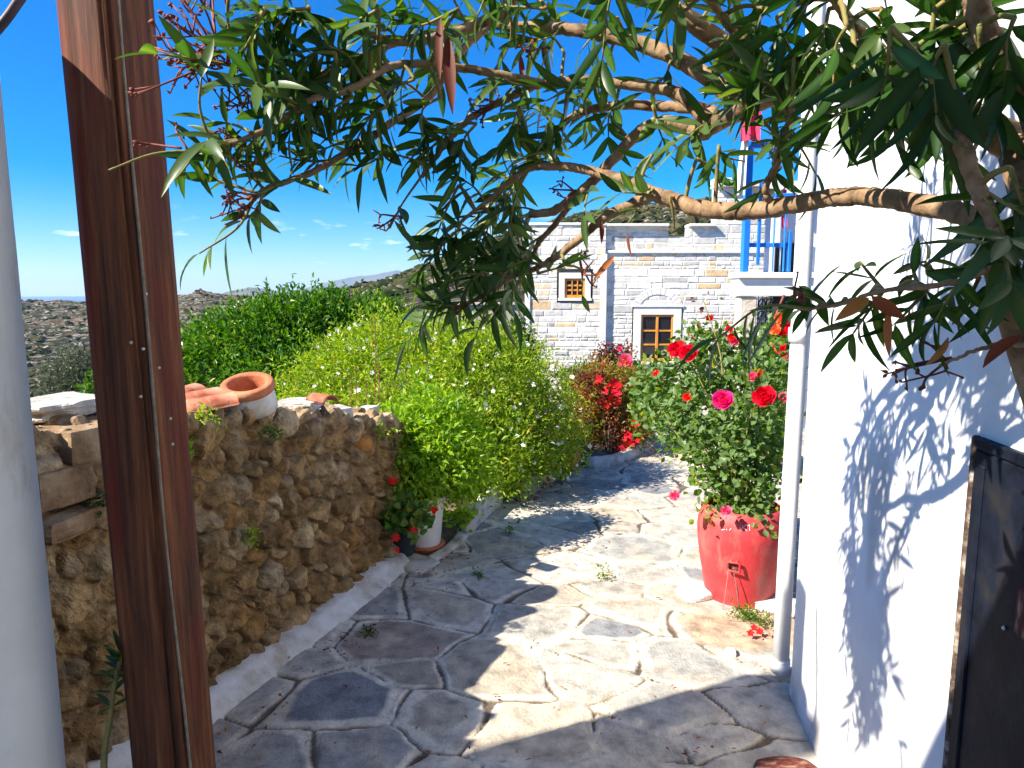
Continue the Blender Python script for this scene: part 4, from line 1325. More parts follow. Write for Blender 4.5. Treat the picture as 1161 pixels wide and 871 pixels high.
    cloth('hanging_cloth', (886, 892, 886, 891), 215, 258, 'redcloth', 'faded red cloth hanging between the blue balusters', y + .2, 3)
    cloth('hanging_cloth', (872, 888, 874, 884), 168, 190, 'blue', 'small bright blue cloth tucked over the balcony rail', y - .02, 4)
balcony()

# ---- terracotta jar neck and tiles on the wall
def jar():
    c = wallpt(286, 460, -.13)
    top = P(281, 440, 3.02)
    root = empty('terracotta_jar', c, 'broken jar neck with a terracotta rim, mortared on the wall top', 'jar')
    tilt = Matrix.Rotation(.34, 3, 'X')
    Mx = np.array(tilt)
    d = np.linalg.norm(top - EYE); k = 3.02 / F
    R = 29 * k
    MB().lathe([(R * .70, -.01), (R * .98, -.012), (R * 1.03, .004), (R * 1.0, .022), (R * .92, .028), (R * .74, .026), (R * .70, .016), (R * .68, -.03), (R * .72, -.10)],
               top, 48, Mx).build('rim', M['terracotta'], root, True)
    MB().lathe([(R * .74, -.10), (R * 1.0, -.10), (R * .98, -.05), (R * .95, -.013)], top, 48, Mx).build('neck', M['limewash'], root, True)
    MB().lathe([(.002, -.085), (R * .71, -.085)], top, 32, Mx).build('soil', M['soil'], root)
jar()
def rooftile(px, py, d, rz, tilt, label, L=.20, w=.062):
    c = P(px, py, d) + np.array([0, 0, .02])
    n = 17; a = np.linspace(0, math.pi, n); ys = np.linspace(-L / 2, L / 2, 6)
    vs = []
    for rr in (1.0, .84):
        for yv in ys:
            ww = w * (1 - .12 * yv / L) * rr
            vs += [[ww * math.cos(t), yv, ww * .75 * math.sin(t)] for t in a]
    v = np.array(vs); k = n * len(ys)
    gf = grid_faces(len(ys), n)
    f = gf.tolist() + (gf[:, ::-1] + k).tolist()
    for i in range(len(ys) - 1):
        for j in (0, n - 1): f.append([i * n + j, (i + 1) * n + j, k + (i + 1) * n + j, k + i * n + j])
    for j in range(n - 1):
        for i in (0, len(ys) - 1): f.append([i * n + j, i * n + j + 1, k + i * n + j + 1, k + i * n + j])
    o = mesh('roof_tile', v, f, M['tile'], None, True)
    o.location = Vector(c.tolist()); o.rotation_euler = (tilt, 0, rz)
    tag(o, label, 'roof tile', 'old roof tiles on the wall')
rooftile(238, 468, 2.80, -.95, .12, 'curved terracotta roof tile lying lowest on the wall edge, beside the post')
rooftile(222, 462, 2.84, -.75, .1, 'curved terracotta roof tile lying behind the lowest tile')
rooftile(206, 458, 2.86, -.2, .1, 'flatter roof tile half hidden behind the wooden post', .2, .06)
rooftile(365, 459, 3.45, 1.0, .05, 'reddish broken tile lying among the grey slabs', .13, .045)

# ---- red barrel with roses
def barrel():
    c = G(838, 674)
    root = empty('red_barrel', c, 'faded red plastic barrel used as a rose planter by the drainpipe', 'barrel')
    k = 3.72 / F; R = 48.5 * k
    prof = [(R * .02, .004), (R * .70, .0), (R * .78, .02), (R * .86, .12), (R * .95, .24), (R * 1.0, .34), (R * 1.0, .385), (R * .965, .435), (R * .88, .475), (R * .82, .49), (R * .80, .485), (R * .79, .44)]
    pr = catmull([np.array([a, b2, 0]) for a, b2 in prof], 4)[:, :2]
    MB().lathe(pr, c, 72).build('body', M['redplastic'], root, True)
    MB().lathe([(.002, .45), (R * .8, .45)], c, 32).build('soil', M['soil'], root)
    # moulded handle loop on the front
    fx, fz = 0.0, .235
    fy = -R * .955
    dv = norm(np.array([EYE[0] - c[0], EYE[1] - c[1], 0])); ha = math.atan2(dv[1], dv[0]) + math.pi / 2 - .14
    RB = np.array(Matrix.Rotation(ha, 3, 'Z')); RC = c
    c = np.zeros(3)
    class BM(MB):
        def build(s, *a):
            s.v = [q @ RB.T + RC for q in s.v]; return MB.build(s, *a)
    mb = BM(); w, hh = .052 / 2 + .004, .022
    loop = [(-w, -hh), (-w, hh), (w, hh), (w, -hh), (-w, -hh)]
    lp = []
    for (a0, a1) in zip(loop[:-1], loop[1:]):
        for t in np.linspace(0, 1, 6, endpoint=False): lp.append([a0[0] * (1 - t) + a1[0] * t, -.016, a0[1] * (1 - t) + a1[1] * t])
    lp.append(lp[0])
    mb.tube(np.array(lp) + c + np.array([fx, fy, fz]), .0055, 8)
    for sx in (-.5, .5):
        mb.tube([c + np.array([fx + sx * w, fy + .02, fz + hh + .012]), c + np.array([fx + sx * w, fy - .016, fz + hh])], .006, 8)
    mb.build('handle', M['redplastic'], root, True)
    mb = BM(); mb.box(c + np.array([fx - w, fy - .0, fz - hh]), c + np.array([fx + w, fy + .03, fz + hh]), .004); mb.build('recess', M['rustslab'], root)
    mb = BM(); mb.tube(catmull([c + np.array([fx - w * .8, fy - .018, fz - .01]), c + np.array([fx - w * .9, fy - .03, fz - .09]), c + np.array([fx - w * 1.4, fy - .02, .0])], 5), .0017, 5)
    mb.tube(catmull([c + np.array([fx + .0, fy - .014, fz - .02]), c + np.array([fx + .015, fy - .01, fz - .09]), c + np.array([fx + w, fy + .0, .04])], 5), .0020, 5)
    mb.build('wire', M['wire'], root)
    c = RC
    # worn white lettering strokes
    def stroke(mb, pts):
        q = []
        for (px, py) in pts:
            # hit the barrel's upper surface
            r_ = ray(px, py); best = None
            for t in np.linspace(3.0, 4.2, 1500):
                p = EYE + r_ * t; rr = math.hypot(p[0] - c[0], p[1] - c[1])
                if rr < np.interp(p[2] - c[2], pr[:20, 1] if False else np.maximum.accumulate(pr[:36, 1]), pr[:36, 0]) + .0018:
                    best = p; break
            if best is not None: q.append(best)
        if len(q) > 1: mb.tube(np.array(q), .0016, 5)
    mb = MB()
    stroke(mb, [(841, 602), (842, 595.5)]); stroke(mb, [(842, 598.5), (847, 594.5)]); stroke(mb, [(843, 598.5), (847, 602)])
    mb.build('letter', M['paintmark'], root); mb = MB(); stroke(mb, [(850, 602), (850, 595.5)]); stroke(mb, [(848, 596.5), (850, 595.2)])
    mb.build('letter', M['paintmark'], root)
    for st_ in ([(818, 601), (822, 600.5)], [(824, 601.5), (824, 599.5)], [(827, 601.5), (829, 599)]):
        mb = MB(); stroke(mb, st_); mb.build('paint_mark', M['paintmark'], root)
    return c
BC = barrel()

def rosebush():
    base = BC + np.array([0, 0, .455])
    root = empty('rose_bush', base, 'leafy rose bush with big magenta and red blooms in the red barrel', 'rose bush')
    d = 3.72
    lobes = [pl(835, 520, d, 52, 58), pl(800, 470, d + .1, 52, 50), pl(850, 470, d - .05, 44, 60), pl(770, 440, d + .35, 46, 40), pl(815, 420, d + .3, 55, 38),
             pl(845, 560, d - .05, 46, 30), pl(850, 584, d - .14, 34, 13), pl(815, 578, d - .12, 24, 10), pl(868, 590, d - .16, 14, 14), pl(868, 510, d + .05, 26, 70), pl(790, 520, d, 26, 40), pl(865, 430, d + .2, 30, 40), pl(780, 490, d + .2, 30, 30), pl(742, 440, d + .45, 30, 28), pl(735, 470, d + .5, 20, 22), pl(800, 390, d + .3, 30, 22), pl(850, 400, d + .3, 26, 24)]
    (v, f, t), (cc, co) = lobe_leaves(lobes, 7200, (.024, .054), (.018, .038), 6, .035, .6, .35, .35, .3, 5, floor=base[2] - .09, nseg=3, fold=.12)
    # yellowing leaves low down
    zc = v[:, 2]
    t = np.clip(t + .5 * np.clip((base[2] + .22 - zc) / .22, 0, 1) * (fbm(v[:, 0] * 14, v[:, 1] * 14, zc * 14, seed=3) * .5 + .5), 0, 1)
    mesh('foliage', v, f, M['rose'], root, False, {'tone': t})
    g = np.random.default_rng(4)
    tg = [cc[i] for i in g.choice(len(cc), 26)]
    tg += [P(797, 340, d + .2), P(820, 355, d + .3), P(772, 395, d + .1), P(745, 445, d + .4)]
    stems(base - np.array([0, 0, .05]), tg, .007, .0025, 6, 3, 'twig', 'stem', root)
    # tall shoot with bronze leaves
    sp = np.array([P(800 + g.normal(0, 9), 352 + 50 * q, d + .2) for q in np.linspace(-.35, 1, 26)])
    v, f, t = leaf_geo(sp, g.normal(0, 1, (26, 3)) + [0, 0, .3], g.normal(0, .5, (26, 3)) + [0, 0, 1], .034, .022, 2)
    mesh('young_leaves', v, f, M['redleaf'], root, False, {'tone': t})
    mag = rose_proto(.042, M['magenta'], 5, 1); cri = rose_proto(.045, M['crimson'], 5, 2)
    scr = rose_proto(.040, M['crimson'], 4, 3); pk = rose_proto(.022, M['pink'], 3, 4); bd = rose_proto(.018, M['scarlet'], 3, 5)
    toc = lambda p, u=.5: norm(EYE - p) + np.array([-.25, 0, u])
    for (me, px, py, dd, lb) in [(mag, 820, 455, 3.42, 'magenta bloom'), (cri, 867, 451, 3.40, 'bright red bloom'), (scr, 768, 397, 3.75, 'dark red bloom, upper pair'), (scr, 781, 402, 3.7, 'dark red bloom, upper pair'),
                             (pk, 765, 563, 3.5, 'small pink bloom on a low side shoot'), (bd, 779, 451, 3.5, None), (pk, 833, 388, 3.9, None), (pk, 853, 428, 3.6, None), (bd, 862, 425, 3.6, None), (pk, 889, 451, 3.55, None),
                             (bd, 827, 374, 3.9, None), (bd, 829, 383, 3.9, None), (bd, 805, 361, 3.95, None), (bd, 744, 424, 4.0, None), (pk, 824, 580, 3.42, None)]:
        p = P(px, py, dd); place(me, 'blossom', p, norm(toc(p)), root, 1.0, px, lb)
    for k in range(4):
        pass
rosebush()

# ---- shrubs
def blossoms(me_list, pts, dirs, root, srange, seed, cap=95):
    g = np.random.default_rng(seed)
    for i, p in enumerate(pts[:cap]):
        place(me_list[i % len(me_list)], 'blossom', p, norm(dirs[i]), root, g.uniform(*srange), g.random() * 6)
    if len(pts) > cap:
        vs, fs, ts, n = [], [], [], 0
        me = me_list[0]
        mv = np.zeros(len(me.vertices) * 3); me.vertices.foreach_get('co', mv); mv = mv.reshape(-1, 3)
        mf = [list(p_.vertices) for p_ in me.polygons]
        for p, d in zip(pts[cap:], dirs[cap:]):
            q = Vector((0, 0, 1)).rotation_difference(Vector(list(norm(d)))).to_matrix()
            vs.append(mv @ np.array(q).T * g.uniform(*srange) + p)
            fs += [[a + n for a in ff] for ff in mf]; n += len(mv)
        o = mesh('blossom', np.concatenate(vs), fs, me.materials[0], root, True, {'tone': g.random(n)})
        tag(o, kind='stuff')

def white_shrub():
    d = 5.6
    base = P(500, 560, d); base[2] = .05
    root = empty('flowering_shrub', base, 'big sprawling yellow-green shrub dotted with tiny white flowers behind the wall', 'shrub')
    lobes = [pl(400, 425, d + .5, 62, 52), pl(460, 425, d + .3, 75, 70), pl(540, 430, d, 80, 70), pl(600, 480, d, 55, 70), pl(560, 510, d - .3, 60, 60), pl(500, 480, d - .2, 80, 70),
             pl(622, 500, d + .2, 36, 42), pl(380, 460, d, 45, 30), pl(440, 395, d + .6, 60, 38), pl(510, 400, d + .3, 70, 36), pl(580, 440, d + .2, 45, 50), pl(350, 445, d + .3, 40, 26), pl(565, 542, d - .2, 44, 28)]
    (v, f, t), (cc, co) = lobe_leaves(lobes, 52000, (.03, .06), (.010, .019), 9, .05, .8, .5, .28, .25, 11, floor=.06, rag=.3, out_w=.7)
    t = np.where(np.repeat(rng.random(len(t) // 4) < .04, 4), 1.0, t)
    (v2, f2, t2), tb = shoots(cc, co, 380, (.10, .30), (.03, .06), (.009, .016), 19, 12)
    mesh('foliage', np.concatenate([v, v2]), np.concatenate([f, f2 + len(v)]), M['whiteshrub'], root, False, {'tone': np.concatenate([t, t2])})
    g = np.random.default_rng(8)
    stems(base, [cc[i] for i in g.choice(len(cc), 30)], .012, .003, 5, 9, 'stem', 'stem', root)
    sel = [i for i in range(len(cc)) if np.dot(co[i], norm(EYE - cc[i])) > .15]
    sel = g.choice(sel, 330, replace=False)
    pts = cc[sel] + co[sel] * .06 + g.normal(0, .02, (len(sel), 3))
    pts = pts[np.argsort(pts[:, 1])]
    dirs = norm(EYE - pts) + g.normal(0, .35, pts.shape) + np.array([0, 0, .4])
    star = [star_proto(.020, M['white_petal'], 5, 1), star_proto(.017, M['white_petal'], 5, 2)]
    blossoms(star, pts, dirs, root, (.6, 1.25), 3, 95)
    # thin rusty seed stalks
    mb = MB()
    for (px, y0, y1) in [(397, 425, 470), (402, 415, 470), (424, 360, 470), (428, 400, 470), (414, 430, 465)]:
        mb.tube(catmull([P(px, y1, d - .6), P(px + 2, (y0 + y1) / 2, d - .6), P(px + 1, y0, d - .6)], 5), .003, 5)
    mb.build('dry_stalk', M['seed'], root)
white_shrub()

def simple_shrub(name, label, cat, lobes, n, Lr, Wr, mat, base, seed, clump=8, crad=.05, nst=14, floor=.05, nseg=1, up=.6, shell=.45, stem_r=.01, group=None, rag=.25, droop=.25, out_w=.9, trunk=None, stem_mat='stem'):
    root = empty(name, base, label, cat, group)
    (v, f, t), (cc, co) = lobe_leaves(lobes, n, Lr, Wr, clump, crad, up, shell, .28, droop, seed, floor, nseg, rag=rag, out_w=out_w)
    t = np.where(np.repeat(np.random.default_rng(seed + 1).random(len(t) // (4 if nseg == 1 else 3 * (nseg + 1))) < .03, 4 if nseg == 1 else 3 * (nseg + 1)), 1.0, t)
    if n > 2000:
        ext = max(l[1][0] for l in lobes)
        (v2, f2, t2), tb = shoots(cc, co, max(20, n // 130), (ext * .15, ext * .42), Lr, Wr, seed + 9)
        if nseg == 1:
            f = np.concatenate([f, f2 + len(v)]); v = np.concatenate([v, v2]); t = np.concatenate([t, t2])
    mesh('foliage', v, f, M[mat], root, False, {'tone': t})
    g = np.random.default_rng(seed)
    if trunk:
        mb = MB(); top = lobes[0][0]
        mb.tube(catmull([np.asarray(base) - [0, 0, .2], np.asarray(base) * .6 + top * .4 + [.05, 0, 0], top], 5), [trunk, trunk * .7, trunk * .4], 10)
        mb.build('trunk', M['stem'], root, True)
        stems(np.asarray(base) * .45 + top * .55, [cc[i] for i in g.choice(len(cc), nst)], trunk * .35, .008, 5, seed, stem_mat, 'limb', root)
    else:
        stems(base, [cc[i] for i in g.choice(len(cc), nst)], stem_r, .003, 5, seed, stem_mat, 'stem', root)
    return root, cc, co

# bright lime shrub in the white pot
d = 4.35
wp = G(482, 622)
root, cc, co = simple_shrub('potted_shrub', 'bright lime-green leafy shrub growing in the white pot', 'shrub',
    [pl(500, 500, d, 52, 50), pl(470, 510, d - .05, 42, 48), pl(525, 520, d, 40, 46), pl(490, 470, d + .05, 36, 34), pl(478, 535, d - .1, 46, 28), pl(522, 542, d - .05, 32, 24), pl(455, 490, d, 30, 30)],
    7600, (.035, .065), (.016, .028), 'lime', wp + np.array([0, 0, .26]), 21, 9, .045, 16, .15, 2, .7, .35, .006, droop=.45, stem_mat='twig', rag=.35)

# citrus-like round tree behind the wall
d = 8.0
cb = P(320, 520, d); cb[2] = -.7
simple_shrub('garden_tree', 'dense bright green round-crowned tree behind the stone wall', 'tree',
    [pl(330, 390, d, 80, 50), pl(265, 405, d - .3, 60, 42), pl(390, 375, d + .2, 52, 42), pl(345, 362, d + .1, 50, 30), pl(300, 372, d, 50, 30), pl(225, 420, d - .5, 36, 34), pl(320, 425, d - .6, 70, 30), pl(240, 392, d - .2, 36, 26), pl(405, 410, d - .2, 40, 36)],
    26000, (.05, .085), (.022, .040), 'citrus', cb, 31, 8, .075, 18, -.9, 1, .7, .5, rag=.2, trunk=.09)
# darker upright shrub beyond it
b_ = P(430, 440, 9.0); b_[2] = -.4
simple_shrub('tall_shrub', 'darker spiky-topped shrub rising behind the white-flowered shrub', 'shrub',
    [pl(430, 362, 9.0, 26, 26), pl(410, 372, 9.0, 22, 20), pl(446, 368, 9.1, 18, 20)], 4200, (.07, .13), (.012, .02), 'citrus', b_, 37, 7, .06, 10, -.4, 1, 1.0, .4)
# dark shrub left of stone house
b_ = P(588, 440, 13.2); b_[2] = -.1
simple_shrub('corner_shrub', 'dark green shrub standing against the left corner of the stone house', 'shrub',
    [pl(588, 388, 13.2, 15, 24), pl(580, 400, 13.0, 15, 22), pl(592, 405, 13.0, 14, 22)], 3000, (.07, .11), (.03, .05), 'dark_green', b_, 41, 7, .06, 8, 0)
# olive trees beyond the wall, left
b_ = P(98, 500, 15); b_[2] = -3
simple_shrub('olive_tree', 'grey-green olive tree seen between the column and the post', 'tree',
    [pl(92, 425, 15, 32, 26), pl(108, 440, 15, 26, 26), pl(70, 440, 15, 24, 18)], 6000, (.08, .14), (.02, .035), 'olive', b_, 43, 8, .12, 10, -4, 1, .6, .3, trunk=.12)
b_ = P(108, 470, 5); b_[2] = 0
simple_shrub('garden_bush', 'small fresh green bush peeping over the wall left of the post', 'shrub',
    [pl(112, 445, 5, 13, 17), pl(128, 440, 5, 14, 20)], 700, (.03, .05), (.02, .03), 'citrus', b_, 44, 7, .03, 8, .3)

# red-flowered creeper
d = 7.0
b_ = G(690, 522)
root, cc, co = simple_shrub('creeper', 'trailing shrub of red flowers and withered rusty leaves by the path bend', 'shrub',
    [pl(690, 440, d, 40, 30), pl(700, 475, d, 36, 40), pl(672, 470, d - .1, 32, 44), pl(710, 500, d - .1, 26, 26), pl(665, 440, d + .1, 26, 26), pl(716, 455, d + .2, 22, 36)],
    8200, (.035, .06), (.016, .028), 'creeper', b_, 51, 8, .045, 18, .06, 1, .6, .4)
g = np.random.default_rng(5)
pts = [P(px, py, d - .35) for (px, py) in [(697, 441), (702, 437), (699, 446), (692, 452), (686, 444), (676, 435), (681, 455), (700, 455), (694, 459), (688, 459), (679, 430), (710, 490), (712, 494), (708, 498), (714, 498), (711, 503), (716, 503),
       (677, 515), (676, 518), (709, 512), (713, 514), (706, 516), (704, 510), (723, 500), (720, 480), (690, 437), (696, 433)]]
blossoms([star_proto(.042, M['crimson'], 6, 3), star_proto(.038, M['scarlet'], 6, 4)], pts, [norm(EYE - p) + g.normal(0, .3, 3) for p in pts], root, (.8, 1.35), 6)
(v, f, t), _ = lobe_leaves([pl(686, 462, d - .25, 18, 34), pl(668, 432, d - .2, 20, 12), pl(695, 490, d - .3, 12, 24)], 1300, (.03, .055), (.012, .022), 7, .035, .2, .3, .3, .3, 52, .1)
mesh('withered_foliage', v, f, M['redleaf'], root, False, {'tone': t})
# yellow green shrub behind the creeper
b_ = P(680, 470, 8.4); b_[2] = .05
root, cc, co = simple_shrub('bronze_rose', 'rose shrub with dark bronze shoots and one pink bloom below the house window', 'rose bush',
    [pl(672, 432, 8.4, 34, 16), pl(705, 432, 8.4, 30, 18), pl(725, 440, 8.2, 26, 22), pl(690, 420, 8.5, 20, 12), pl(740, 460, 8.0, 22, 26), pl(650, 430, 8.4, 16, 10)], 5200, (.04, .07), (.022, .038), 'rose', b_, 61, 7, .05, 14, .1)
(v, f, t), _ = lobe_leaves([pl(690, 400, 8.3, 16, 10), pl(708, 400, 8.3, 12, 12), pl(684, 410, 8.3, 10, 8)], 420, (.04, .06), (.024, .036), 6, .03, .4, .2, .3, .3, 62)
mesh('bronze_foliage', v, f, M['redleaf'], root, False, {'tone': t})
for (px, py, s_) in [(709, 411, 1.0), (703, 396, .35)]:
    p = P(px, py, 7.95); place(rose_proto(.075, M['pink'], 4, 8), 'blossom', p, norm(norm(EYE - p) + np.array([-.2, 0, .3])), root, s_)
# climbing rose by the pillar
b_ = P(880, 560, 6.3); b_[2] = 0
root, cc, co = simple_shrub('climbing_rose', 'climbing rose with orange and red blooms between stone pillar and drainpipe', 'rose bush',
    [pl(882, 400, 6.3, 18, 34), pl(878, 450, 6.2, 24, 40), pl(886, 380, 6.4, 12, 20), pl(872, 480, 6.1, 24, 40), pl(864, 415, 6.4, 10, 30)], 3600, (.04, .065), (.026, .04), 'rose', b_, 71, 6, .045, 10, .1, 1)
for i, (px, py, mt) in enumerate([(889, 364, 'orange'), (885, 361, 'orange'), (893, 370, 'crimson'), (888, 376, 'crimson'), (879, 374, 'orange'), (884, 394, 'crimson'), (890, 404, 'pink')]):
    p = P(px, py, 5.95); place(rose_proto(.045, M[mt], 4, 20 + i), 'blossom', p, norm(norm(EYE - p) + np.array([-.3, 0, .3])), root, .8 + .1 * (i % 3))
mb = MB(); mb.tube(catmull([P(876, 380, 6.2), P(881, 355, 6.2), P(889, 335, 6.2)], 5), .012, 6); mb.build('shoot', M['seed'], root, True)

# ---- pots
def pot(name, label, c, R, H, mat, rim=.012, cat='flower pot'):
    root = empty(name, c, label, cat)
    MB().lathe([(.002, 0), (R * .70, 0), (R * .74, .01), (R * .93, H * .86), (R * .93, H * .87), (R * 1.04, H * .90), (R * 1.06, H * .97), (R * 1.0, H), (R * .90, H * .985), (R * .86, H * .85)], c, 44).build('body', M[mat], root, True)
    MB().lathe([(.002, H * .88), (R * .88, H * .88)], c, 24).build('soil', M['soil'], root)
    return root
k = 4.2 / F
r_ = pot('flower_pot', 'tall white plastic flower pot at the end of the stone wall', wp + np.array([0, 0, .035]), .13, .31, 'whitepot')
MB().lathe([(.002, .0), (.105, .0), (.12, .03), (.125, .036), (.10, .036), (.002, .03)], wp + np.array([0, 0, .0]), 32).build('saucer', M['terracotta'], r_, True)
bp = G(456, 634)
pot('flower_pot', 'short dark blue-black flower pot beside the white pot', bp + np.array([0, 0, .04]), .105, .19, 'blackpot')
root, cc, co = simple_shrub('geranium', 'red-flowered geranium in the dark pot beside the white pot', 'geranium',
    [pl(455, 582, 4.02, 24, 16), pl(446, 560, 4.05, 12, 20), pl(470, 588, 3.98, 14, 12), pl(460, 596, 3.95, 18, 6)], 330, (.035, .06), (.04, .06), 'geranium', bp + np.array([0, 0, .2]), 81, 4, .03, 9, .12, 3, .8, .3, .004, stem_mat='twig')
g = np.random.default_rng(15)
pts = [P(px, py, 3.9) for (px, py) in [(446, 546), (491, 577), (467, 602), (449, 610), (450, 624)]]
blossoms([star_proto(.022, M['scarlet'], 6, 13)], pts, [norm(EYE - p) + [0, 0, .4] for p in pts], root, (.8, 1.3), 16)
for p0 in list(pts[:3]):
    for q in range(3):
        place(star_proto(.018, M['scarlet'], 5, q), 'blossom', p0 + g.normal(0, .012, 3), norm(norm(EYE - p0) + g.normal(0, .4, 3)), root, 1)
gp = G(606, 562) + np.array([-.06, .22, .1])
pot('flower_pot', 'teal green plastic pot half hidden under the white-flowered shrub', gp, .11, .24, 'greenpot')
op = G(652, 535) + np.array([-.03, .05, .02])
pot('flower_pot', 'small orange terracotta pot at the path edge below the creeper', op, .09, .16, 'terracotta')
# rust-leaved plants at the kerb
simple_shrub('rust_plant', 'withered rust-orange plant standing on the pale kerb', 'plant', [pl(614, 545, 5.75, 7, 20), pl(617, 558, 5.7, 8, 12)], 220, (.03, .05), (.02, .03), 'rust', G(615, 562) + np.array([0, .05, .05]), 91, 5, .025, 4, .02, 1, .5, .2, .004)
simple_shrub('rust_plant', 'low rust-orange seedlings spilling onto the path from the shrub', 'plant', [pl(598, 570, 5.4, 14, 6), pl(580, 583, 5.2, 9, 7)], 170, (.025, .045), (.018, .028), 'rust', G(595, 577), 92, 5, .025, 4, .005, 1, .5, .2, .003)
simple_shrub('green_seedling', 'fresh green seedling in the bed beside the white pot', 'plant', [pl(519, 586, 4.5, 14, 9)], 130, (.03, .05), (.025, .035), 'lime', G(520, 602), 93, 5, .025, 4, .02, 1, .8, .2, .003)
simple_shrub('trailing_vine', 'dark trailing vine hanging over the end of the pale kerb', 'plant', [pl(636, 536, 5.9, 6, 16), pl(633, 550, 5.8, 5, 8)], 200, (.02, .04), (.014, .022), 'dark_green', G(637, 545), 94, 5, .02, 4, .01, 1, .3, .2, .003)
# weeds
for i, (px, py, s, mt, lb) in enumerate([(684, 657, 16, 'citrus', 'small green weed in a paving joint left of the red barrel'), (578, 605, 10, 'citrus', 'small green weed by the upright kerb slab'),
        (545, 655, 5, 'citrus', 'tiny weed tuft in the paving joint near the pots'), (420, 720, 8, 'dark_green', 'mossy tuft in the joints at the middle of the shaded paving')]):
    q = G(px, py); dd = np.dot(q - EYE, [0, CP, -SP])
    simple_shrub('weed', lb, 'weed', [(q + np.array([0, 0, s * .5 * dd / F]), np.array([s, s, s * .8]) * dd / F * .6)], 46, (.012, .03), (.006, .012), mt, q, 100 + i, 4, .012, 5, .002, 1, 1.0, .1, .0015, stem_mat='twig')
q = G(850, 703)
root, cc, co = simple_shrub('trailing_plant', 'small trailing plant with red flowers at the foot of the red barrel', 'plant', [(q + np.array([-.03, .0, .03]), np.array([.07, .05, .035])), (q + np.array([.05, -.06, .02]), np.array([.06, .04, .02]))], 260, (.015, .03), (.006, .01), 'citrus', q, 111, 5, .015, 8, .004, 1, .8, .2, .002, stem_mat='twig')
for (px, py) in [(855, 712), (861, 716), (851, 718)]:
    p = G(px, py, .03); place(star_proto(.02, M['scarlet'], 5, 3), 'blossom', p, norm(norm(EYE - p) + [0, 0, .5]), root)
for i, (px, py, r_, mt, lb) in enumerate([(232, 470, 20, 'lime', 'wispy yellow-green weed trailing over the roof tiles'), (285, 608, 14, 'whiteshrub', 'yellowing weed growing from the middle of the wall'), (310, 490, 10, 'geranium', 'small fern-like sprig below the jar neck'),
        (110, 570, 16, 'dark_green', 'leafy sprig in the wall left of the post'), (205, 510, 9, 'lime', 'thin pale weed in the wall at the right edge of the post'), (432, 490, 16, 'whiteshrub', 'green tuft on the low end of the wall')]):
    q = wallpt(px, py, .06); dd = np.dot(q - EYE, [0, CP, -SP]); kk = dd / F
    simple_shrub('wall_weed', lb, 'weed', [(q, np.array([r_, r_ * .5, r_ * .6]) * kk)], 70, (.015, .035), (.008, .014), mt, q - np.array([WN[0], WN[1], 0]) * .05, 120 + i, 4, .012, 6, -1, 1, .5, .1, .0015, stem_mat='twig')

# oleander sprout, lower left
def sprout():
    pts = [P(118, 880, 1.75), P(124, 820, 1.75), P(131, 772, 1.75), P(137, 742, 1.75)]
    b0 = pts[0].copy(); b0[2] = 0; 
    root = empty('sprout', b0, 'young oleander sprout beside the foot of the wooden post', 'plant')
    c = catmull([b0] + pts, 6)
    mb = MB(); mb.tube(c, [.009, .008, .006, .004], 8); mb.build('stem', M['twig'], root, True)
    g = np.random.default_rng(3); pos, dr = [], []
    for q in (.62, .70, .76, .82, .87, .91, .95, .98, 1.0):
        i = int(q * (len(c) - 1)); a0 = g.random() * 6
        for j in range(3):
            a_ = a0 + j * 2.09; pos.append(c[i]); dr.append([math.cos(a_), math.sin(a_), .45 + .8 * (q > .93)])
    n_ = len(pos)
    v, f, t = leaf_geo(pos, dr, np.tile([0, 0, 1.], (n_, 1)) + g.normal(0, .15, (n_, 3)), g.uniform(.05, .085, n_), .013, 4, .2, .2, g.uniform(.4, .9, n_))
    mesh('foliage', v, f, M['oleander'], root, True, {'tone': t})
sprout()

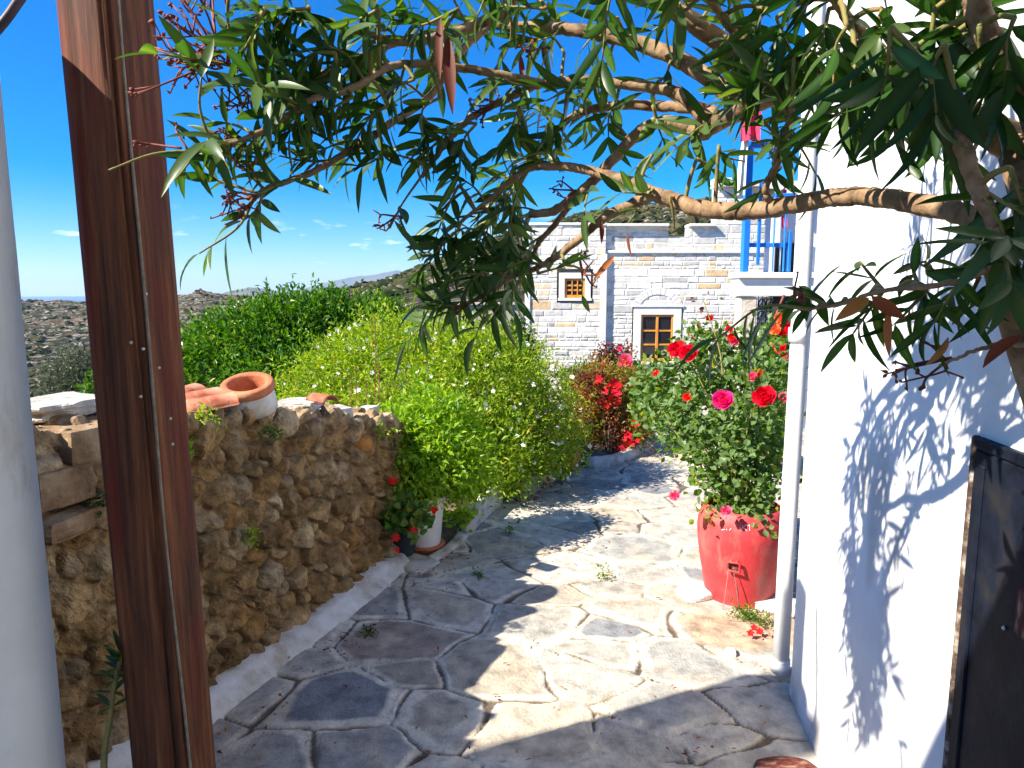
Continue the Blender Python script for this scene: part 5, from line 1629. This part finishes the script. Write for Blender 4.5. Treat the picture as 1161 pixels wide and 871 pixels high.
# ================================================================== OLEANDER
def oleander():
    g = np.random.default_rng(42)
    base = np.array([.80, .62, 0.])
    root = empty('oleander', base, 'gnarled oleander with narrow dark leaves and brown seed heads arching over the path', 'oleander')
    B = {}
    def br(name, pts, r, part='branch', rings=True):
        c = catmull([P(*p) if len(p) == 3 else np.array(p[:3]) for p in pts], 7)
        B[name] = (c, r)
        return c
    KD = .80
    R = lambda w, d: w * .5 * d * KD / F
    def P(px, py, d): return EYE + d * KD * ray(px, py)
    # polylines (photo pixel, depth)
    main = [(1161, 172, 1.16), (1112, 141, 1.22), (1035, 107, 1.33), (975, 95, 1.42), (915, 90, 1.52)]
    br('main', main, [R(40, 1.16), R(34, 1.3), R(30, 1.5)])
    br('A', [(915, 90, 1.52), (859, 72, 1.6), (800, 36, 1.62), (752, 0, 1.62), (700, -50, 1.6)], [R(26, 1.5), R(22, 1.6), R(18, 1.6)])
    br('B', [(930, 92, 1.5), (859, 113, 1.58), (825, 133, 1.64), (792, 152, 1.68)], [R(30, 1.5), R(26, 1.6), R(16, 1.65)])
    br('C', [(845, 118, 1.6), (832, 110, 1.64), (780, 73, 1.7), (733, 52, 1.75), (685, 40, 1.8), (641, 33, 1.84), (586, 31, 1.88), (553, 28, 1.9), (505, 40, 1.85), (440, 52, 1.75), (357, 86, 1.6), (300, 84, 1.5), (262, 74, 1.45)], [R(22, 1.6), R(17, 1.8), R(12, 1.9), R(9, 1.7), R(6, 1.5)])
    br('C2', [(553, 29, 1.9), (518, 64, 1.88), (489, 108, 1.82), (449, 136, 1.75), (405, 165, 1.66), (357, 194, 1.58), (305, 213, 1.5), (285, 228, 1.48)], [R(9, 1.9), R(8, 1.8), R(5, 1.5)])
    br('D', [(815, 140, 1.64), (800, 134, 1.66), (769, 107, 1.7), (722, 97, 1.73), (655, 92, 1.76), (611, 96, 1.78), (571, 114, 1.78), (531, 136, 1.76), (500, 170, 1.72), (478, 200, 1.7)], [R(18, 1.6), R(13, 1.75), R(9, 1.7), R(5, 1.7)])
    br('D2', [(615, 95, 1.77), (571, 86, 1.74), (516, 76, 1.7), (450, 74, 1.6), (400, 100, 1.52), (357, 112, 1.48), (295, 150, 1.42), (247, 168, 1.38), (216, 172, 1.36)], [R(11, 1.7), R(9, 1.6), R(7, 1.5), R(4, 1.4)])
    br('E', [(800, 152, 1.66), (787, 147, 1.7), (755, 138, 1.73), (729, 147, 1.75), (703, 172, 1.77), (678, 200, 1.78), (648, 227, 1.8), (625, 240, 1.81), (600, 243, 1.82)], [R(16, 1.7), R(13, 1.75), R(9, 1.8)])
    br('E2', [(655, 222, 1.8), (634, 248, 1.83), (612, 274, 1.86), (604, 290, 1.88)], [R(8, 1.8), R(5, 1.85)])
    br('F', [(812, 132, 1.7), (799, 124, 1.75), (755, 121, 1.82), (707, 119, 1.88), (667, 125, 1.92), (646, 135, 1.94), (615, 168, 1.96), (590, 205, 1.96), (560, 240, 1.94), (535, 270, 1.92)], [R(14, 1.7), R(11, 1.9), R(6, 1.9), R(4, 1.9)])
    br('Gb', [(1120, 255, 1.12), (1075, 238, 1.18), (1000, 225, 1.3), (955, 223, 1.36), (900, 232, 1.43), (850, 239, 1.5), (800, 238, 1.56), (773, 230, 1.6), (738, 219, 1.64)], [R(26, 1.15), R(20, 1.4), R(20, 1.56), R(17, 1.64)])
    br('G1', [(742, 220, 1.63), (715, 232, 1.66), (685, 247, 1.69), (641, 284, 1.73), (610, 303, 1.75), (580, 315, 1.76), (548, 335, 1.77), (515, 352, 1.78)], [R(14, 1.65), R(10, 1.7), R(6, 1.75), R(4, 1.78)])
    br('G2', [(745, 222, 1.64), (720, 208, 1.68), (685, 198, 1.72), (655, 191, 1.75), (608, 189, 1.78), (585, 200, 1.79), (560, 222, 1.8), (525, 250, 1.8)], [R(14, 1.65), R(10, 1.75), R(4, 1.8)])
    br('H', [(1085, 150, 1.02), (1105, 205, 1.0), (1125, 250, .99), (1140, 285, .98), (1150, 330, .98)], [R(20, 1.0), R(16, 1.0), R(12, 1.0)])
    br('I', [(1140, 290, 1.0), (1100, 315, 1.03), (1050, 325, 1.07), (1000, 330, 1.12), (950, 345, 1.16), (915, 352, 1.18)], [R(9, 1.0), R(6, 1.1), R(3, 1.2)])
    br('J', [(1180, 120, 1.1), (1130, 60, 1.08), (1105, 0, 1.06), (1090, -60, 1.05)], [R(36, 1.1), R(28, 1.06), R(20, 1.06)])
    br('K', [(1035, 107, 1.33), (1000, 60, 1.3), (960, 20, 1.25), (930, -40, 1.2)], [R(18, 1.3), R(14, 1.25), R(10, 1.2)])
    br('L', [(586, -30, 1.7), (575, 10, 1.75), (523, 34, 1.76), (468, 48, 1.7), (420, 40, 1.6), (350, 20, 1.5)], [R(14, 1.7), R(11, 1.7), R(5, 1.5)])
    br('Mm', [(880, 235, 1.46), (868, 215, 1.44), (884, 180, 1.40), (894, 140, 1.37), (898, 115, 1.36)], [R(9, 1.4), R(7, 1.4)])
    br('N', [(855, 72, 1.6), (820, 20, 1.5), (790, -20, 1.45)], [R(10, 1.6), R(7, 1.5)])
    br('O', [(1180, 395, 1.05), (1140, 390, 1.08), (1100, 400, 1.1), (1065, 415, 1.12)], [R(8, 1.05), R(5, 1.1), R(3, 1.12)])
    mb = MB()
    for i, (nm, (c, r)) in enumerate(B.items()):
        r_ = np.interp(np.linspace(0, 1, len(c)), np.linspace(0, 1, len(r)), r)
        c2 = catmull(c, 3)
        rr = np.interp(np.linspace(0, 1, len(c2)), np.linspace(0, 1, len(c)), r_)
        rr = rr * (1 + .08 * fbm(np.arange(len(c2)) * .22, np.full(len(c2), i * 7.)) + .015 * g.normal(0, 1, len(c2)))
        wobv = c2 + .0022 * np.stack([fbm(np.arange(len(c2)) * .35, np.full(len(c2), k + i * 3.)) for k in range(3)], 1)
        mb.tube(wobv, rr, 12, wob=.012, seed=i)
    mb.build('branch', M['bark'], root, True)
    # trunks from the ground, to the right of the frame
    mb = MB()
    for tgt, r0, r1, bo in [(P(1161, 172, 1.16), .045, .029, (0, 0)), (P(1180, 120, 1.1), .04, .025, (.05, -.06)), (P(1120, 255, 1.12), .03, .018, (-.03, .05)), (P(1180, 395, 1.05), .014, .005, (.02, .08))]:
        b0 = base + np.array([bo[0], bo[1], 0])
        mid = b0 * .5 + tgt * .5 + np.array([.06, -.06, .1])
        mb.tube(catmull([b0, mid, tgt], 10), [r0, (r0 + r1) / 2, r1], 12, wob=.012)
    # H rises from behind main limb
    mb.build('trunk', M['bark'], root, True)

    gaps = [(268, 265, 48), (420, 255, 38), (420, 300, 40), (355, 255, 40), (470, 310, 22), (630, 222, 22), (545, 62, 16), (600, 62, 18), (650, 68, 16), (690, 20, 14), (600, 210, 16), (640, 270, 20), (700, 160, 10), (770, 40, 12),
            (480, 250, 14), (440, 150, 14), (250, 120, 26), (210, 110, 26), (220, 230, 34), (660, 350, 60), (720, 300, 50), (780, 320, 70), (560, 400, 30), (820, 200, 18), (950, 420, 50), (830, 320, 40), (1000, 190, 26), (960, 260, 30), (940, 180, 24), (1060, 190, 22), (1020, 280, 20)]
    clear = [(872, 275, 32), (852, 195, 20), (715, 285, 52), (790, 290, 62), (650, 330, 34), (690, 215, 14), (625, 220, 20), (960, 280, 24), (940, 190, 20), (1010, 190, 22), (560, 60, 12), (640, 65, 14), (600, 205, 12)]
    def blocked(p):
        q = p - EYE; dep = q[1] * CP - q[2] * SP
        v = q[1] * SP + q[2] * CP
        px = 580.5 + F * q[0] / dep; py = 435.5 - F * v / dep
        return any((px - a) ** 2 + (py - b) ** 2 < r * r for a, b, r in gaps) or (px < 190 and py > 60) or px < 120, px, py
    pos, drs, nrs, Ls, Ws, tn = [], [], [], [], [], []
    tw = MB()
    def spray(p0, dr, length, nodes=6, lf=.10, droop=.25, tone=.4, start=.25, check=True, r=.0021):
        dr = norm(dr)
        pts = [p0, p0 + dr * length * .5 + g.normal(0, .008, 3), p0 + dr * length + np.array([0, 0, -.12 * length])]
        c = catmull(pts, 6)
        tw.tube(c, [r * 1.5, r, r * .7], 6)
        ax = norm(np.gradient(c, axis=0))
        a0 = g.random() * 6
        for k in range(nodes):
            q = start + (1 - start) * k / max(1, nodes - 1)
            i = int(round(q * (len(c) - 1)))
            t = ax[i]; u1 = norm(np.cross(t, [.3, .2, 1.])); u2 = np.cross(t, u1)
            a0 += 1.05
            spread = .85 if q < .9 else .5
            for j in range(3):
                if g.random() < .24: continue
                a_ = a0 + j * 2.094 + g.normal(0, .2)
                rdv = u1 * math.cos(a_) + u2 * math.sin(a_)
                d_ = norm(t * (1 - spread * .55) + rdv * spread + np.array([0, 0, -.18]) + g.normal(0, .10, 3))
                tip = c[i] + d_ * lf * .6
                bl_, bx_, by_ = blocked(tip)
                if (check and bl_) or any((bx_ - a1) ** 2 + (by_ - b1) ** 2 < r1 * r1 for a1, b1, r1 in clear): continue
                pos.append(c[i]); drs.append(d_)
                nrs.append(norm(t * .7 - rdv * .3 + np.array([0, 0, .9]) + g.normal(0, .2, 3)))
                Ls.append(lf * .88 * g.uniform(.55, 1.2)); Ws.append(lf * .88 * g.uniform(.145, .205)); tn.append(np.clip(tone + g.normal(0, .2), 0, 1))
        return c[-1]
    # sprays along the branches
    prm = {'A': (5, 0.2), 'B': (2, .4), 'C': (10, .35), 'C2': (9, .3), 'D': (6, .4), 'D2': (11, .35), 'E': (2, .6), 'E2': (2, .5), 'F': (9, .3), 'G1': (3, .5), 'G2': (6, .4), 'main': (3, .4), 'K': (5, .2), 'L': (9, .1), 'J': (4, .2), 'H': (3, .3), 'I': (1, .6), 'Mm': (3, .3), 'N': (4, .3), 'Gb': (1, .8)}
    for nm, (cnt, s0) in prm.items():
        c = B[nm][0]
        ax = norm(np.gradient(c, axis=0))
        for k in range(cnt):
            q = s0 + (1 - s0) * (k + g.random()) / cnt
            i = min(len(c) - 1, int(q * (len(c) - 1)))
            for tr in range(6):
                rd = norm(g.normal(0, 1, 3) + np.array([0, 0, .1]))
                d_ = norm(ax[i] * .8 + rd * .9)
                ln = g.uniform(.07, .14)
                bl, px, py = blocked(c[i] + d_ * ln)
                if not bl: break
            if bl: continue
            near = nm in ('H', 'I', 'J', 'K', 'main')
            spray(c[i], d_, ln, g.integers(4, 7), g.uniform(.085, .12), tone=.34 if near else .5)  # near sprays on the right: shade painted into a darker leaf tone
        if nm in ('C', 'C2', 'D', 'D2', 'E2', 'F', 'G1', 'G2', 'I', 'L'):
            spray(c[-2], ax[-1], .12, 6, .105, tone=.5)
    allpts = np.concatenate([catmull(c, 3) for c, r in B.values()])
    # hand placed sprays: photo pixel start -> end, depth, leaf length (m), nodes, tone; low right tones paint shade
    for (x0, y0, x1, y1, d_, lf, nd_, tone) in [
        (262, 178, 210, 172, 1.38, .095, 4, .6), (300, 215, 275, 245, 1.46, .10, 4, .6), (285, 150, 240, 130, 1.4, .09, 3, .55),
        (560, 300, 520, 345, 1.72, .10, 6, .4), (520, 260, 480, 300, 1.75, .10, 6, .35), (560, 250, 540, 300, 1.78, .10, 6, .35), (590, 320, 560, 350, 1.7, .105, 4, .35),
        (520, 210, 495, 260, 1.76, .10, 5, .35), (580, 262, 575, 320, 1.76, .10, 5, .35), (540, 300, 505, 320, 1.74, .10, 5, .3), (640, 300, 660, 330, 1.7, .075, 2, .5), (610, 310, 640, 300, 1.72, .09, 4, .6),
        (740, 215, 712, 248, 1.6, .075, 3, .5), (760, 225, 765, 255, 1.58, .075, 3, .6), (790, 180, 820, 210, 1.55, .08, 4, .5), (740, 175, 720, 195, 1.65, .08, 3, .5), (815, 165, 845, 178, 1.5, .08, 4, .5),
        (885, 190, 865, 225, 1.45, .085, 4, .35), (895, 150, 925, 190, 1.4, .09, 4, .25), (900, 130, 875, 170, 1.4, .085, 4, .35), (950, 100, 975, 145, 1.3, .10, 3, .15), (900, 60, 870, 95, 1.35, .10, 4, .3),
        (1070, 50, 1062, 120, .95, .15, 3, .12), (1010, 30, 1000, 100, 1.0, .13, 3, .15), (960, 30, 945, 90, 1.15, .11, 4, .2), (1125, 225, 1118, 275, 1.0, .10, 3, .15), (1145, 190, 1152, 250, .95, .12, 3, .12), (1155, 300, 1158, 340, 1.0, .10, 3, .15),
        (1090, 320, 1060, 360, 1.05, .085, 4, .25), (1050, 326, 1015, 362, 1.12, .085, 4, .25), (1000, 332, 968, 372, 1.16, .085, 5, .25), (960, 342, 915, 345, 1.2, .085, 5, .25), (1000, 328, 975, 290, 1.2, .075, 3, .2), (1040, 322, 1050, 290, 1.14, .08, 3, .2), (1110, 315, 1092, 345, 1.08, .075, 3, .3), (1130, 300, 1145, 330, 1.05, .075, 3, .2),
        (1000, 10, 985, 80, 1.2, .11, 5, .15), (1060, 10, 1040, 80, 1.1, .12, 5, .12), (1110, 30, 1120, 110, 1.05, .12, 5, .12), (1150, 20, 1140, 90, 1.0, .12, 5, .12), (940, 10, 915, 60, 1.3, .10, 5, .2), (1010, 110, 1020, 160, 1.2, .10, 4, .15), (1060, 125, 1075, 165, 1.15, .09, 3, .12), (970, 70, 945, 130, 1.2, .10, 4, .15), (1080, 40, 1090, 10, 1.1, .12, 5, .15), (870, 10, 845, 40, 1.4, .095, 5, .3), (1030, 60, 1075, 90, 1.1, .11, 5, .12), 
        (700, 20, 660, 50, 1.7, .10, 5, .4), (620, 10, 560, 0, 1.6, .10, 6, .35), (520, 10, 470, 20, 1.55, .10, 6, .35), (430, 10, 370, 20, 1.45, .11, 6, .35), (350, 10, 290, 20, 1.4, .11, 6, .4), (300, 10, 270, 60, 1.35, .11, 5, .6), (470, 90, 420, 110, 1.6, .105, 6, .35),
        (440, 120, 400, 160, 1.58, .10, 6, .35), (400, 110, 350, 130, 1.5, .10, 6, .4), (380, 60, 330, 70, 1.45, .105, 6, .4), (420, 60, 380, 90, 1.5, .105, 6, .35), (500, 110, 480, 150, 1.65, .10, 6, .35), (540, 140, 520, 190, 1.68, .10, 6, .35), (590, 130, 560, 170, 1.72, .10, 5, .35),
        (640, 130, 630, 170, 1.75, .09, 5, .4), (700, 110, 690, 150, 1.75, .09, 5, .4), (740, 120, 760, 170, 1.7, .09, 5, .4), (760, 70, 730, 100, 1.7, .09, 4, .4), (800, 90, 830, 60, 1.6, .09, 5, .4), (830, 30, 870, 60, 1.45, .11, 5, .3), (880, 20, 900, 60, 1.35, .11, 5, .25), (780, 10, 740, 30, 1.5, .11, 5, .3),
        (640, 60, 610, 40, 1.78, .09, 4, .4), (690, 70, 660, 100, 1.8, .09, 5, .4)]:
        a_ = P(x0, y0, d_); e_ = P(x1, y1, d_ + .04)
        dist_ = np.linalg.norm(allpts - a_, axis=1); q_ = allpts[np.argmin(dist_)]
        if dist_.min() > .012: tw.tube(catmull([q_, (q_ + a_) / 2 + np.array([0, 0, .1 * dist_.min()]), a_], 5), [.0042, .0032], 6)
        spray(a_, e_ - a_, np.linalg.norm(e_ - a_), nd_, lf, tone=tone, check=False)
    # crown carried on above the frame, added to cast leaf shade below
    for k in range(34):
        x0, y0, d_ = g.uniform(560, 980), g.uniform(-260, -40), g.uniform(1.15, 1.75)
        if k > 14: x0, y0, d_ = g.uniform(640, 930), g.uniform(-520, -200), g.uniform(.95, 1.3)
        a_ = P(x0, y0, d_); e_ = a_ + norm(g.normal(0, 1, 3) + [-.3, 0, -.2]) * g.uniform(.09, .17)
        if a_[2] > 2.56 and a_[1] < .65: continue
        q_ = allpts[np.argmin(np.linalg.norm(allpts - a_, axis=1))]
        tw.tube(catmull([q_, (q_ + a_) / 2 + g.normal(0, .03, 3), a_], 6), [.006, .004], 6)
        spray(a_, e_ - a_, np.linalg.norm(e_ - a_), 6, .105, tone=.4, check=False)
    n_ = len(pos)
    v, f, t = leaf_geo(np.array(pos), np.array(drs), np.array(nrs), np.array(Ls), np.array(Ws), 6, .20, g.uniform(-.05, .38, n_), np.array(tn), bend=g.normal(0, .09, n_), rib=.30)
    mesh('foliage', v, f, M['oleander'], root, True, {'tone': t})
    tag(tw.build('twig', M['twig'], root, True), kind='stuff')
    print('oleander leaves', n_)
    # seed heads
    def seedhead(px, py, d_, dirpx, size, n, seed):
        gg = np.random.default_rng(seed)
        o = P(px, py, d_); t = P(px + dirpx[0], py + dirpx[1], d_ + .02) - o; t = norm(t)
        m_ = MB(); tips = []
        for k in range(n):
            d1 = norm(t + gg.normal(0, .45, 3)); L = size * gg.uniform(.6, 1.1)
            p1 = o + t * size * .25 * gg.random()
            mid = p1 + d1 * L * .55 + gg.normal(0, .012, 3); e = p1 + d1 * L + np.array([0, 0, gg.normal(0, .012)])
            m_.tube(catmull([p1, mid, e], 4), [.0022, .0016, .0012], 5); tips.append(e)
            for kk in range(2):
                e2 = mid + norm(d1 + gg.normal(0, .8, 3)) * L * .35
                m_.tube([mid, e2], [.0016, .0012], 5); tips.append(e2)
        for e in tips:
            s = gg.uniform(.002, .0048) * (size / .1) ** .5; q_ = norm(gg.normal(0, 1, 3)); Rm = np.array(Vector((0, 0, 1)).rotation_difference(Vector(q_.tolist())).to_matrix())
            for pc in range(2):
                m_.lathe([(.0002, -s * .3), (s * .55, -s * .1), (s * .75, s * .6), (s * .35, s * 1.5), (.0002, s * gg.uniform(1.8, 2.6))], e + gg.normal(0, s * .5, 3), 5, Rm @ np.array(Matrix.Rotation(pc * 1.2 - .6, 3, 'X')))
        m_.build('seed_head', M['seed'], root, True)
    for i, a_ in enumerate([(262, 74, 1.44, (-60, -50), .13, 9, ), (255, 78, 1.43, (-70, -20), .12, 8), (250, 60, 1.44, (-30, -70), .12, 7), (292, 222, 1.48, (-30, 14), .07, 9), (280, 160, 1.42, (-20, 10), .06, 7), (290, 115, 1.46, (-24, 0), .06, 7),
                            (216, 172, 1.36, (-60, -22), .07, 2), (660, 312, 1.74, (16, -14), .05, 5), (600, 60, 1.8, (6, -20), .05, 5), (655, 215, 1.78, (-20, 4), .05, 4), (560, 120, 1.74, (-20, 10), .05, 6), (530, 345, 1.74, (-20, 10), .05, 4), (1080, 405, 1.15, (-40, 14), .065, 5), (450, 245, 1.7, (-14, 6), .05, 5), (912, 345, 1.16, (-8, -22), .03, 3)]):
        seedhead(*a_, 300 + i)
    # dried leaves
    dl = [(508, 40, 512, 128, 1.5, .022), (500, 20, 496, 90, 1.5, .016), (985, 338, 948, 362, 1.1, .017), (988, 336, 1026, 362, 1.1, .017), (1008, 352, 1006, 405, 1.1, .011), (1075, 382, 1050, 420, 1.05, .013), (1161, 380, 1112, 412, 1.0, .020), (681, 250, 683, 276, 1.66, .010), (712, 262, 714, 292, 1.66, .009), (697, 290, 672, 318, 1.66, .012), (590, 62, 594, 100, 1.8, .012)]
    for (x0, y0, x1, y1, d_, w_) in dl:
        a_ = P(x0, y0, d_); e_ = P(x1, y1, d_ - .02)
        v, f, t = leaf_geo([a_], [e_ - a_], [norm(EYE - a_) + g.normal(0, .4, 3)], np.linalg.norm(e_ - a_), w_, 6, .3, .1, np.array([.05 if y1 < 300 else g.random()]))
        mesh('dried_leaf', v, f, M['dryleaf'], root, True, {'tone': t})
oleander()

# ---- fallen leaves and litter on the path
def litter():
    g = np.random.default_rng(17)
    pts = []
    for k in range(260):
        i = g.integers(0, len(EDGE)); e = EDGE[i]
        pts.append([e[0] + abs(g.normal(0, .22)) * .9, e[1] - abs(g.normal(0, .15)), .018])
    for k in range(90):
        s_ = g.uniform(-.7, 1.8); o_ = .16 + abs(g.normal(0, .14)); pts.append([WL0[0] + WD[0] * s_ + WN[0] * o_, WL0[1] + WD[1] * s_ + WN[1] * o_, .018])
    for k in range(50): 
        q = G(g.uniform(560, 690), g.uniform(560, 650)); pts.append([q[0], q[1], .018])
    for k in range(90):
        q = G(g.uniform(260, 880), g.uniform(600, 868)); pts.append([q[0], q[1], .018])
    for k in range(30):
        q = G(g.uniform(845, 885), g.uniform(690, 725)); pts.append([q[0], q[1], .015])
    pts = np.array(pts); n_ = len(pts)
    a_ = g.random(n_) * 6.28
    d_ = np.stack([np.cos(a_), np.sin(a_), g.normal(0, .15, n_)], 1)
    v, f, t = leaf_geo(pts, d_, np.tile([0, 0, 1.], (n_, 1)) + g.normal(0, .3, (n_, 3)), g.uniform(.012, .035, n_), g.uniform(.006, .014, n_), 2, .3, .1, g.random(n_))
    tag(mesh('fallen_leaves', v, f, M['dryleaf'], None, False, {'tone': t}), 'dry reddish leaf litter scattered along the path edges', 'leaf litter', kind='stuff')
litter()

# ================================================================== haze, light, camera
HAZE = True
if HAZE:
    mb = MB(); mb.box((-31000, -31000, -332), (31000, 31000, 420))
    m, nt, b = new_mat('haze')
    nt.nodes.remove(b)
    pv = nd(nt, 'ShaderNodeVolumePrincipled')
    pv.inputs['Color'].default_value = (.62, .80, 1.0, 1); pv.inputs['Density'].default_value = 3.2e-5; pv.inputs['Anisotropy'].default_value = .2
    lk(nt, pv.outputs[0], nt.nodes['Material Output'].inputs['Volume'])
    m.cycles.homogeneous_volume = True if hasattr(m.cycles, 'homogeneous_volume') else None
    tag(mb.build('haze', m), kind='stuff')

w = bpy.data.worlds.new('World'); S.world = w; w.use_nodes = True
nt = w.node_tree; bg = nt.nodes['Background']
sky = nd(nt, 'ShaderNodeTexSky', sky_type='NISHITA')
sky.sun_disc = False; sky.sun_elevation = SUN_EL
sky.sun_rotation = math.atan2(SUN[0], SUN[1])
sky.altitude = 300; sky.air_density = 1.0; sky.dust_density = .1; sky.ozone_density = 2.2
hs = nd(nt, 'ShaderNodeHueSaturation', Saturation=1.36, Value=.98)
tint = nd(nt, 'ShaderNodeMix', data_type='RGBA', blend_type='MULTIPLY'); tint.inputs['Factor'].default_value = 1.0
lk(nt, sky.outputs[0], tint.inputs['A']); tint.inputs['B'].default_value = (.62, .80, 1.14, 1)
lk(nt, tint.outputs['Result'], hs.inputs['Color'])
# a few small low clouds
tc = nd(nt, 'ShaderNodeTexCoord')
sep = nd(nt, 'ShaderNodeSeparateXYZ'); lk(nt, tc.outputs['Generated'], sep.inputs[0])
mp = nd(nt, 'ShaderNodeMapping'); mp.inputs['Scale'].default_value = (13, 13, 70)
lk(nt, tc.outputs['Generated'], mp.inputs['Vector'])
no = nd(nt, 'ShaderNodeTexNoise', Scale=1.0, Detail=7.0, Roughness=.55); lk(nt, mp.outputs[0], no.inputs['Vector'])
cr = nd(nt, 'ShaderNodeMapRange'); cr.inputs['From Min'].default_value = .61; cr.inputs['From Max'].default_value = .80
lk(nt, no.outputs['Fac'], cr.inputs['Value'])
e1 = nd(nt, 'ShaderNodeMapRange', interpolation_type='SMOOTHSTEP'); e1.inputs['From Min'].default_value = .02; e1.inputs['From Max'].default_value = .045
lk(nt, sep.outputs['Z'], e1.inputs['Value'])
e2 = nd(nt, 'ShaderNodeMapRange', interpolation_type='SMOOTHSTEP'); e2.inputs['From Min'].default_value = .12; e2.inputs['From Max'].default_value = .06
lk(nt, sep.outputs['Z'], e2.inputs['Value'])
m1 = nd(nt, 'ShaderNodeMath', operation='MULTIPLY'); lk(nt, e1.outputs[0], m1.inputs[0]); lk(nt, e2.outputs[0], m1.inputs[1])
m2 = nd(nt, 'ShaderNodeMath', operation='MULTIPLY'); lk(nt, m1.outputs[0], m2.inputs[0]); lk(nt, cr.outputs[0], m2.inputs[1])
mx = nd(nt, 'ShaderNodeMix', data_type='RGBA'); lk(nt, m2.outputs[0], mx.inputs['Factor']); lk(nt, hs.outputs[0], mx.inputs['A'])
mx.inputs['B'].default_value = (8.5, 8.8, 9.5, 1)
lk(nt, mx.outputs['Result'], bg.inputs['Color'])
bg.inputs['Strength'].default_value = .08

sl = bpy.data.lights.new('sun', 'SUN'); sl.energy = 5.0; sl.angle = rad(.53); sl.color = (1.0, .93, .80)
so = bpy.data.objects.new('sun', sl); put(so)
so.rotation_mode = 'QUATERNION'
so.rotation_quaternion = Vector((0, 0, 1)).rotation_difference(Vector(SUN.tolist()))

cam = bpy.data.cameras.new('camera'); co_ = bpy.data.objects.new('camera', cam); put(co_)
cam.sensor_width = 36.0; cam.lens = 36.0 * F / 1161.0
cam.clip_start = .02; cam.clip_end = 200000
co_.location = (0, 0, 1.6); co_.rotation_euler = (math.pi / 2 - PITCH, 0, 0)
S.camera = co_
S.view_settings.view_transform = 'Standard'; S.view_settings.look = 'None'
S.view_settings.gamma = 1.0; S.view_settings.exposure = 1.28
S.cycles.max_bounces = 8; S.cycles.diffuse_bounces = 4; S.cycles.transmission_bounces = 4; S.cycles.volume_bounces = 1
S.cycles.use_denoising = True
